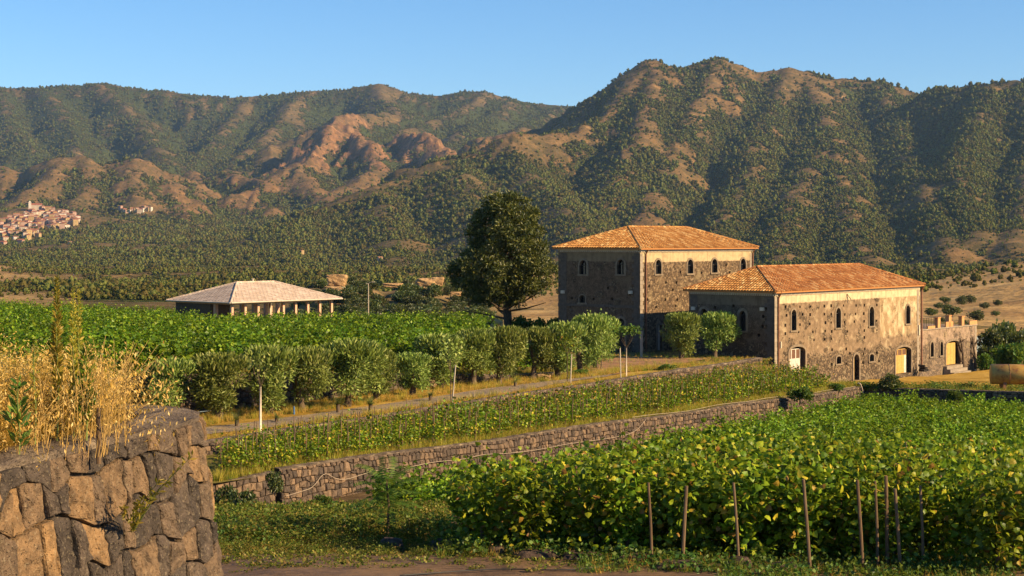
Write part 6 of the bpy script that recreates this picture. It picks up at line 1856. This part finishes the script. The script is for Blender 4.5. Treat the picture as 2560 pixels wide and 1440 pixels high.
def weed(name, seed, h_, n, ls, m_):
    r = np.random.default_rng(seed); pos = r.normal(size=(n, 3))*np.array([.16, .16, 0]); pos[:, 2] = h_*r.random(n)**.8
    V, T = replicate(LEAF_DIA, pos, frames(r.normal(size=(n, 3))*np.array([1, 1, .5])+np.array([0, 0, .3]), np.array([0, 0, .7]), rng=r), r.uniform(.6, 1.3, n)*ls)
    return source(name, np_mesh(name, V, T, [m_]))
g_green = [tuft('green_tuft', 700+k, 22, .34, .018, .45, M_GRN) for k in range(2)]
g_dry = [tuft('dry_tuft', 710+k, 22, .36, .014, .5, M_DRYG) for k in range(2)]
g_yel = [tuft('yellow_tuft', 720+k, 24, .55, .016, .35, M_YGRN, .2) for k in range(2)]
g_weed = [weed('weed', 730+k, .45, 46, .11, (M_BUSHG, M_GRN)[k % 2]) for k in range(3)]
g_gul = [weed('gully_weed', 740+k, .5, 60, .085, M_WEED) for k in range(3)]
def grow(name, fn, n, zf, srcs, lo, hi, label, cat='grass', var=None):
    pts_ = []
    while len(pts_) < n:
        x, y = fn()
        pts_.append((x, y, float(zf(x, y))))
    pts_ = np.array(pts_)
    scatter(name, pts_, RNG.uniform(0, 6.28, n), RNG.uniform(lo, hi, n), RNG.integers(0, len(srcs), n), srcs, label, cat)
U = random.uniform
def gully():
    d = 31.0 + 28*random.random()**1.4; px_ = U(540, 1120 if d < 45 else 960); return PX(px_, d), d
grow('gully_weeds', gully, 3600, z_low, g_gul + g_gul + g_weed[:1] + g_green + g_dry + g_dry, .25, .75, 'tangled green weeds in the gully below the stub wall', 'weeds')
def under_vines():
    px_ = U(1100, 2640); d = U(28.3 if px_ < 1450 else 26.6 if px_ < 1800 else 25.4, 33); return PX(px_, d), d
grow('vineyard_weeds', under_vines, 4200, z_low, g_weed[:1] + g_green + g_green + g_dry[:1], .3, .8, 'green weeds and grass under the nearest vines', 'weeds')
def roadside():
    d = U(28.6, 31.0); px_ = U(540, 1300); return PX(px_, d), d + (0.2 if px_ < 1000 else 0)
grow('roadside_dry_grass', roadside, 1300, z_low, g_dry + g_gul[:2] + g_green[:1], .15, .42, 'straw and dry grass litter along the road edge')
def litter():
    px_ = U(545, 1560); d = 26.6 + 2.6*random.random()**.6; return PX(px_, d), d
g_lit = [weed('litter', 760+k, .05, 16, .10, M_DRYG if k else M_WEED) for k in range(2)]
grow('roadside_litter', litter, 420, lambda x, y: z_low(x, y)+.07, g_lit[:1], .2, .6, 'straw and leaf litter scattered on the road edge', 'litter')
def midt():
    t = U(-.06, 1.0); f_ = random.choice([U(.03, .95), U(.05, .22)]); a = along(MA, MBp, t); b = along(UA, UB, t*1.02)
    return a[0]+(b[0]-a[0])*f_, a[1]+(b[1]-a[1])*f_
grow('terrace_grass', midt, 5200, z_mid, g_yel + g_yel + g_green, .5, 1.1, 'yellow-green grass under the middle terrace vines')
def verge():
    t = U(-.3, 1.0); f_ = random.choice([U(.03, .15), U(.50, .60), U(.6, .95)]); a = along(UA, UB, t); b = along(OA, OB, t*1.2)
    return a[0]+(b[0]-a[0])*f_, a[1]+(b[1]-a[1])*f_
grow('path_verge_grass', verge, 4500, z_path, g_dry + g_dry + g_yel[:1] + g_green[:1], .4, 1.0, 'green and straw coloured grass along the cobbled path')
def yardg():
    u, v = U(0, 1), U(.02, .33); x0_, y0_ = lerp2(MBp, (48, 103), u); x1_, y1_ = lerp2((18.5, 121.5), (70, 175), u); return x0_+(x1_-x0_)*v, y0_+(y1_-y0_)*v
grow('yard_dry_grass', yardg, 4200, z_right, g_dry + g_dry + g_yel[:1] + g_weed[:1], .5, 1.25, 'dry golden grass in the yard before the low house')
def courtg():
    d = U(110, 131); px_ = U(1480, 1930); return PX(px_, d), d
grow('courtyard_grass', courtg, 1800, z_path, g_dry + g_green, .3, .7, 'short dry grass of the courtyard')
def upedge():
    t = U(-.3, 1.05); a = along(OA, OB, t); o_ = U(.1, 2.0); return a[0]+onr[0]*o_, a[1]+onr[1]*o_
grow('bank_grass', upedge, 2200, z_up, g_dry + g_yel + g_green[:1], .5, 1.1, 'dry grass on the bank above the olive wall')

# foreground dry grass, large enough to show its blades
def fore_grass():
    r = np.random.default_rng(909); n = 30000
    X = []; 
    while len(X) < n:
        y = r.uniform(6.9, 15.0); wx = np.interp(y, [7, 8.55, 10, 11, 11.95, 12.6, 13.2, 13.8, 15], [-4.6, -4.15, -3.72, -3.45, -3.26, -3.2, -3.35, -3.8, -5.6])
        x = wx + .02 - abs(r.normal(0, 1.0))
        if y > 12.3 and r.random() < .7: continue
        if x/y < -.40: continue
        X.append((x, y))
    X = np.array(X); z = EYE - 1.50 + (fbm(X[:, 0]*1.3, X[:, 1]*1.3, 3, 23)-.5)*.1 + np.clip((-3.6-X[:, 0])/6, 0, 1)*.05
    cl = fbm(X[:, 0]*1.7, X[:, 1]*1.7, 3, 55)
    h_ = .20 + .50*cl + r.uniform(-.10, .14, n)
    h_ = h_ * np.clip(.35 + (np.interp(X[:, 1], [7, 8.55, 10, 11, 11.95, 12.6, 13.2, 13.8, 15], [-4.6, -4.15, -3.72, -3.45, -3.26, -3.2, -3.35, -3.8, -5.6]) - X[:, 0] + .22)*1.5, .35, 1)
    pos = np.stack([X[:, 0], X[:, 1], z-.02], -1)
    th = r.uniform(0, 6.283, n); lean = np.abs(r.normal(0, .6, n))
    d = np.stack([np.cos(th)*lean+.25*cl*2, np.sin(th)*lean, np.ones(n)], -1)
    fr = frames(d, rng=r)
    V, T = replicate(BLADE, pos, fr, np.stack([r.uniform(.003, .0065, n), h_, h_], -1))
    # seed heads on a share of the stems
    pick = r.random(n) < .35; tips = pos[pick] + fr[pick][:, :, 1]*(h_[pick]*1.0)[:, None] + fr[pick][:, :, 2]*(h_[pick]*.22)[:, None]
    k = 3; m_ = len(tips); hp = np.repeat(tips, k, 0) + r.normal(size=(m_*k, 3))*np.array([.02, .02, .05])
    V2, T2 = replicate(LEAF_NAR, hp, frames(r.normal(size=(m_*k, 3))+np.array([.2, 0, -.6]), rng=r), r.uniform(.018, .034, m_*k))
    V, T, M = join_np([(V, T, 0), (V2, T2, 1)])
    o = obj('dry_grass', np_mesh('dry_grass', V, T, [M_DRYG, M_OATS], M), kind='stuff'); tag(o, 'tall golden dry grass on top of the foreground wall', 'grass')
fore_grass()
def wild_oats(label, px0_, px1_, pyt, d, n, seed):
    r = np.random.default_rng(seed); b = P((px0_+px1_)/2, 1060, d); z0_ = EYE-1.5; t = thing('wild_oats', label, 'grass', (b.x, d, z0_)); m_ = MB(); hp = []
    for i in range(n):
        bx_ = PX(r.uniform(px0_, px1_), d) - b.x; by_ = r.uniform(-.4, .5); hh = (EYE-(pyt+abs(r.normal(0, 60))-HY)/F*d) - z0_
        tip = Vector((bx_*1.25+r.normal(.08, .2), by_+r.normal(0, .16), hh)); base = Vector((bx_*.8, by_, 0))
        m_.tube([base, Vector((base.x*.75+tip.x*.25, base.y*.75+tip.y*.25, hh*.55)), tip], [.0024, .002, .0013], 4, cap=False)
        for q_ in range(14): hp.append(tuple(tip + Vector((r.uniform(-.10, .10), r.uniform(-.08, .08), -r.random()*.34))))
    obj('stems', m_.mesh('stems', M_STEMD), t, kind='stuff'); hp = np.array(hp); n = len(hp)
    V, T = replicate(LEAF_NAR, hp, frames(r.normal(size=(n, 3))*.5+np.array([.1, 0, -1.]), rng=r), r.uniform(.022, .042, n)*np.ones(n))
    V[:, 0] = V[:, 0]
    obj('seed_heads', np_mesh('seed_heads', V, T, [M_OATS]), t, kind='stuff')
wild_oats('feathery pale wild oats rising over the dry grass at the wall top', 190, 310, 845, 11.4, 75, 31)
wild_oats('pale wild oats at the far left of the dry grass', 40, 190, 925, 11.0, 60, 32)
wild_oats('thin wild oats bending over the bare wall corner', 285, 325, 960, 12.0, 14, 33)
def stalk(label, px_, ptop, pbot, d, seed, nl, m_=None, w=.10):
    r = np.random.default_rng(seed); b = P(px_, pbot, d); b.z = EYE-1.5; t = thing('tall_weed', label, 'weed', b); H_ = (EYE-(ptop-HY)/F*d) - b.z
    q_ = MB(); q_.tube([(0, 0, -.03), (.01, 0, H_*.4), (-.01, .01, H_*.75), (.0, 0, H_)], [.008, .007, .005, .002], 6); obj('stem', q_.mesh('stem', M_STEMG, smooth=True), t)
    u = r.random(nl)**.8; ww = w*(1.05-u**3*.75); th = r.uniform(0, 6.283, nl)
    pos = np.stack([np.cos(th)*ww*.12, np.sin(th)*ww*.12, H_*(.22+.78*u)], -1)
    V, T = replicate(LEAF_NAR, pos, frames(np.stack([np.cos(th), np.sin(th), np.full(nl, .9)], -1)+r.normal(size=(nl, 3))*.25, rng=r), r.uniform(.6, 1.2, nl)*ww)
    obj('leaves', np_mesh('leaves', V, T, [m_ or M_GRN]), t, kind='stuff')
stalk('tallest green weed spire standing in the dry grass, against the far fields', 142, 690, 1080, 11.2, 1, 620, M_YGRN, .058)
stalk('branching green weed right of the tallest spire', 183, 716, 1080, 11.4, 2, 420, M_YGRN, .05)
stalk('thin green weed with a leafy tip, second right of the tallest spire', 197, 716, 1080, 11.6, 3, 340, M_YGRN, .05)
stalk('short yellow weed spire left of the tallest one', 86, 850, 1090, 11.0, 4, 90, M_YGRN, .045)
stalk('broad-leaved dark weed at the left of the dry grass', 46, 945, 1100, 10.6, 5, 60, M_BUSHG, .13)
stalk('leafy green weed low in the middle of the dry grass', 215, 860, 1090, 11.3, 6, 160, M_GRN, .10)
# wooden post in the grass
b_ = P(247, 1106, 11.15); t_ = P(246, 1020, 11.15); m_ = MB(); m_.tube([(0, 0, -.15), (0, 0, t_.z-b_.z)], [.017, .016], 8)
tag(obj('wooden_post', m_.mesh('wooden_post', M_STAKE), None, b_), 'short wooden post standing in the dry grass behind the wall coping', 'post')
# sprig growing out of the wall face
def sprig():
    r = np.random.default_rng(61); b = P(330, 1330, 11.4); t = thing('wall_sprig', 'thin green sprig sprouting from the foreground wall face', 'plant', b); m_ = MB(); pos = []; dr = []
    for e in ((395, 1205), (430, 1190), (360, 1240), (345, 1260), (480, 1140), (310, 1270)):
        tip = P(*e, 11.1) - b; mid_ = tip*.5 + Vector((0, -.05, .05)); m_.tube([(0, .05, 0), mid_, tip], [.006, .004, .0015], 5)
        for q_ in range(34):
            u = r.random(); p_ = mid_*(2*u) if u < .5 else mid_.lerp(tip, 2*u-1); pos.append(tuple(p_)); dr.append(tuple(tip.normalized()*.8 + Vector(r.normal(size=3))*.5))
    obj('stems', m_.mesh('stems', M_STEMG), t); pos = np.array(pos); dr = np.array(dr)
    V, T = replicate(LEAF_NAR, pos, frames(dr, rng=r), r.uniform(.03, .07, len(pos))); obj('leaves', np_mesh('leaves', V, T, [M_YGRN]), t, kind='stuff')
sprig()
# feathery young tree (pinnate leaves) at the gully edge
def pinnate(label, px_, py_, d, H_, W_, seed):
    r = random.Random(seed); x = PX(px_, d); f_ = Vector((x, d, float(z_low(x, d)))); t = thing('young_tree', label, 'tree', f_); m_ = MB()
    m_.tube([(0, 0, -.1), (.03, 0, H_*.4), (-.02, 0, H_*.72)], [.03, .024, .014], 7); obj('trunk', m_.mesh('trunk', M_BARK, smooth=True), t); V = []; T = []
    for i in range(20):
        z0_ = H_*(.35 + .38*i/20); th = i*2.4; el = .15 + .9*i/20; L = W_*.55*r.uniform(.8, 1.1); p_ = []
        for q_ in range(9):
            u = q_/8; p_.append(Vector((math.cos(th)*L*u*math.cos(el), math.sin(th)*L*u*math.cos(el), z0_ + L*u*math.sin(el) - .45*L*u*u)))
        sd = Vector((-math.sin(th), math.cos(th), 0))
        for q_ in range(1, 9):
            for sg in (-1, 1):
                for hq in (0, .5):
                    b = p_[q_-1].lerp(p_[q_], hq); tip = b + (sd*sg + Vector((math.cos(th)*.35, math.sin(th)*.35, -.25)))*W_*.13; dd = (p_[q_]-p_[q_-1])*.3; o = len(V)
                    V += [tuple(b), tuple(b.lerp(tip, .5)+dd), tuple(tip), tuple(b.lerp(tip, .5)-dd*.4)]; T += [(o, o+1, o+2), (o, o+2, o+3)]
    obj('leaves', np_mesh('leaves', np.array(V), np.array(T), [M_BUSHG]), t, kind='stuff')
pinnate('feathery-leaved young tree at the edge of the gully and the near vines', 968, 1345, 31.5, 1.75, 1.7, 3)
# stones and litter along the road edge
s = NT('dark_lava_block', .95, .1); q = s.pos(); s.color(s.ramp(s.noise(6, q, 5), [(.3, (.03, .022, .018)), (.7, (.11, .075, .055))])); s.bump(s.noise(12, q, 5, .7), 1, .05); M_LAVA = s.m
edge = [(1095, 1388, 34), (1240, 1392, 46), (1300, 1402, 30), (1850, 1425, 60), (1795, 1424, 24), (980, 1378, 60), (1110, 1372, 80), (1340, 1400, 120), (1460, 1405, 120), (1580, 1412, 110), (1700, 1428, 130), (1960, 1432, 70), (1210, 1380, 90), (900, 1380, 24), (640, 1384, 14), (720, 1392, 10)]
EL = ['small dark lava stone beside the straw at the road edge', 'rounded dark lava stone by the road edge', 'dark lava stone touching the kerb', 'big lava stone at the foot of a vine stake', 'small stone left of the stake-foot stone', 'flat broken kerb stone at the left end of the kerb', 'low kerb stone below the feathery young tree', 'long kerb slab before the near vines', 'long kerb slab right of the first one', 'third long kerb slab along the road', 'last long kerb slab near the bottom edge', 'rough lava stone at the bottom edge among weeds', 'broken kerb piece behind the others', 'little stone on the verge', 'tiny stone near the foreground wall', 'tiny pebble on the road']
for i, (px_, py_, w) in enumerate(edge):
    d = 28.0
    for _ in range(30): d += .5*((EYE-float(z_low(PX(px_, d), d)))*F/(py_-HY)-d)
    wm = w/F*d; hh = min(wm*.5, .16 if w > 60 else .3)
    c_ = Vector((PX(px_, d), d, float(z_low(PX(px_, d), d))+hh*.15))
    V = []; T = []
    nn, mm = 12, 7
    for a_ in range(mm+1):
        for b2_ in range(nn):
            ph = math.pi*a_/mm; th = 6.283*b2_/nn; v = Vector((math.sin(ph)*math.cos(th), math.sin(ph)*math.sin(th), math.cos(ph)))
            v = Vector([math.copysign(abs(e_)**.62, e_) for e_ in v]); kx = 1 + .28*(nz1(v.x*1.7+v.y*2.3+v.z*1.9+i*9.1, i)-.5)
            V.append((v.x*wm/2*kx, v.y*min(wm/2, .28)*kx, v.z*hh*kx))
    for a_ in range(mm):
        for b2_ in range(nn): T.append((a_*nn+b2_, (a_+1)*nn+b2_, (a_+1)*nn+(b2_+1) % nn, a_*nn+(b2_+1) % nn))
    tag(obj('kerb_stone' if w > 60 else 'lava_stone', np_mesh('lava_stone', np.array(V), np.array(T), [M_LAVA]), None, c_, random.uniform(-.15, .1)), EL[i], 'stone')
# irrigation hoses: black on the road verge, pale along the terrace wall
M_HOSE = NT('black_hose', .5, .4).color((.015, .014, .013)).m; M_PIPE = plain('pale_pipe', (.36, .28, .20), .7, .3, .15, 5)
def hose(name, label, pts_, r_, m_, lift=.0):
    c_ = Vector(pts_[0]); q_ = MB(); P_ = [Vector(p_)-c_ for p_ in pts_]
    # smooth
    for _ in range(2):
        Q = [P_[0]]
        for a_, b2_ in zip(P_[:-1], P_[1:]): Q += [a_.lerp(b2_, .25), a_.lerp(b2_, .75)]
        P_ = Q + [P_[-1]]
    q_.tube(P_, r_, 6); return tag(obj(name, q_.mesh(name, m_, smooth=True), None, c_), label, 'hose')
hp = []
for px_, py_ in ((1000, 1440), (1250, 1422), (1400, 1428), (1500, 1420), (1600, 1398), (1680, 1400), (1760, 1425), (1900, 1436)):
    d = 27.2
    for _ in range(30): d += .5*((EYE-float(z_low(PX(px_, d), d))-.08)*F/(py_-HY)-d)
    hp.append((PX(px_, d), d, float(z_low(PX(px_, d), d))+.09))
hose('irrigation_hose', 'black irrigation hose curving along the road verge', hp, .012, M_HOSE)
wpts = []
for px_, up_ in ((705, .62), (745, .70), (775, .78), (803, 1.38), (832, .95), (860, .86), (905, 1.0), (960, 1.10), (1010, 1.0), (1080, 1.12), (1150, 1.02), (1200, 1.15), (1260, 1.0), (1340, .9), (1420, .95), (1520, .85), (1580, 1.0), (1610, 1.70)):
    k_ = (px_-CX)/F; t_ = (k_*MA[1]-MA[0])/((MBp[0]-MA[0])-k_*(MBp[1]-MA[1])); p_, n_ = lw.at(t_*lw.len)
    wpts.append(lw.world(t_*lw.len, -1.75+up_-.0, .14))
hose('irrigation_pipe', 'pale sagging pipe fixed along the face of the long terrace wall', wpts, .012, M_PIPE)
wpts = []
for i in range(14):
    t_ = .46 + .52*i/13; p_ = lw.world(t_*lw.len, .09+.05*math.sin(i*1.9), -.15); wpts.append(p_)
hose('irrigation_pipe', 'pale pipe lying along the top of the long terrace wall', wpts, .012, M_PIPE)
wpts = [lw.world(lw.len*.985, .25, -.1), lw.world(lw.len*.985, .3, .1), lw.world(lw.len*.987, -.2, .2), lw.world(lw.len*.99, -.9, .22)]
hose('drain_pipe', 'short pale hooked pipe at the corner of the terrace wall', wpts, .05, M_PIPE)
# ------------------------------------------------------------------ haze
hz = MB(); hz.box((-4600, -12, -60), (4600, 7850, 735))
hs = bpy.data.materials.new('haze_air'); hs.use_nodes = True
nt = hs.node_tree; nt.nodes.remove(nt.nodes['Principled BSDF'])
pv = nt.nodes.new('ShaderNodeVolumePrincipled')
pv.inputs['Color'].default_value = (0.45, 0.68, 1.0, 1)
pv.inputs['Density'].default_value = 3.0e-5
pv.inputs['Anisotropy'].default_value = 0.2
nt.links.new(pv.outputs[0], nt.nodes['Material Output'].inputs['Volume'])
haze = obj('haze', hz.mesh('haze', hs)); tag(haze, 'thin blue summer haze in the air over the valley', 'haze', kind='stuff')
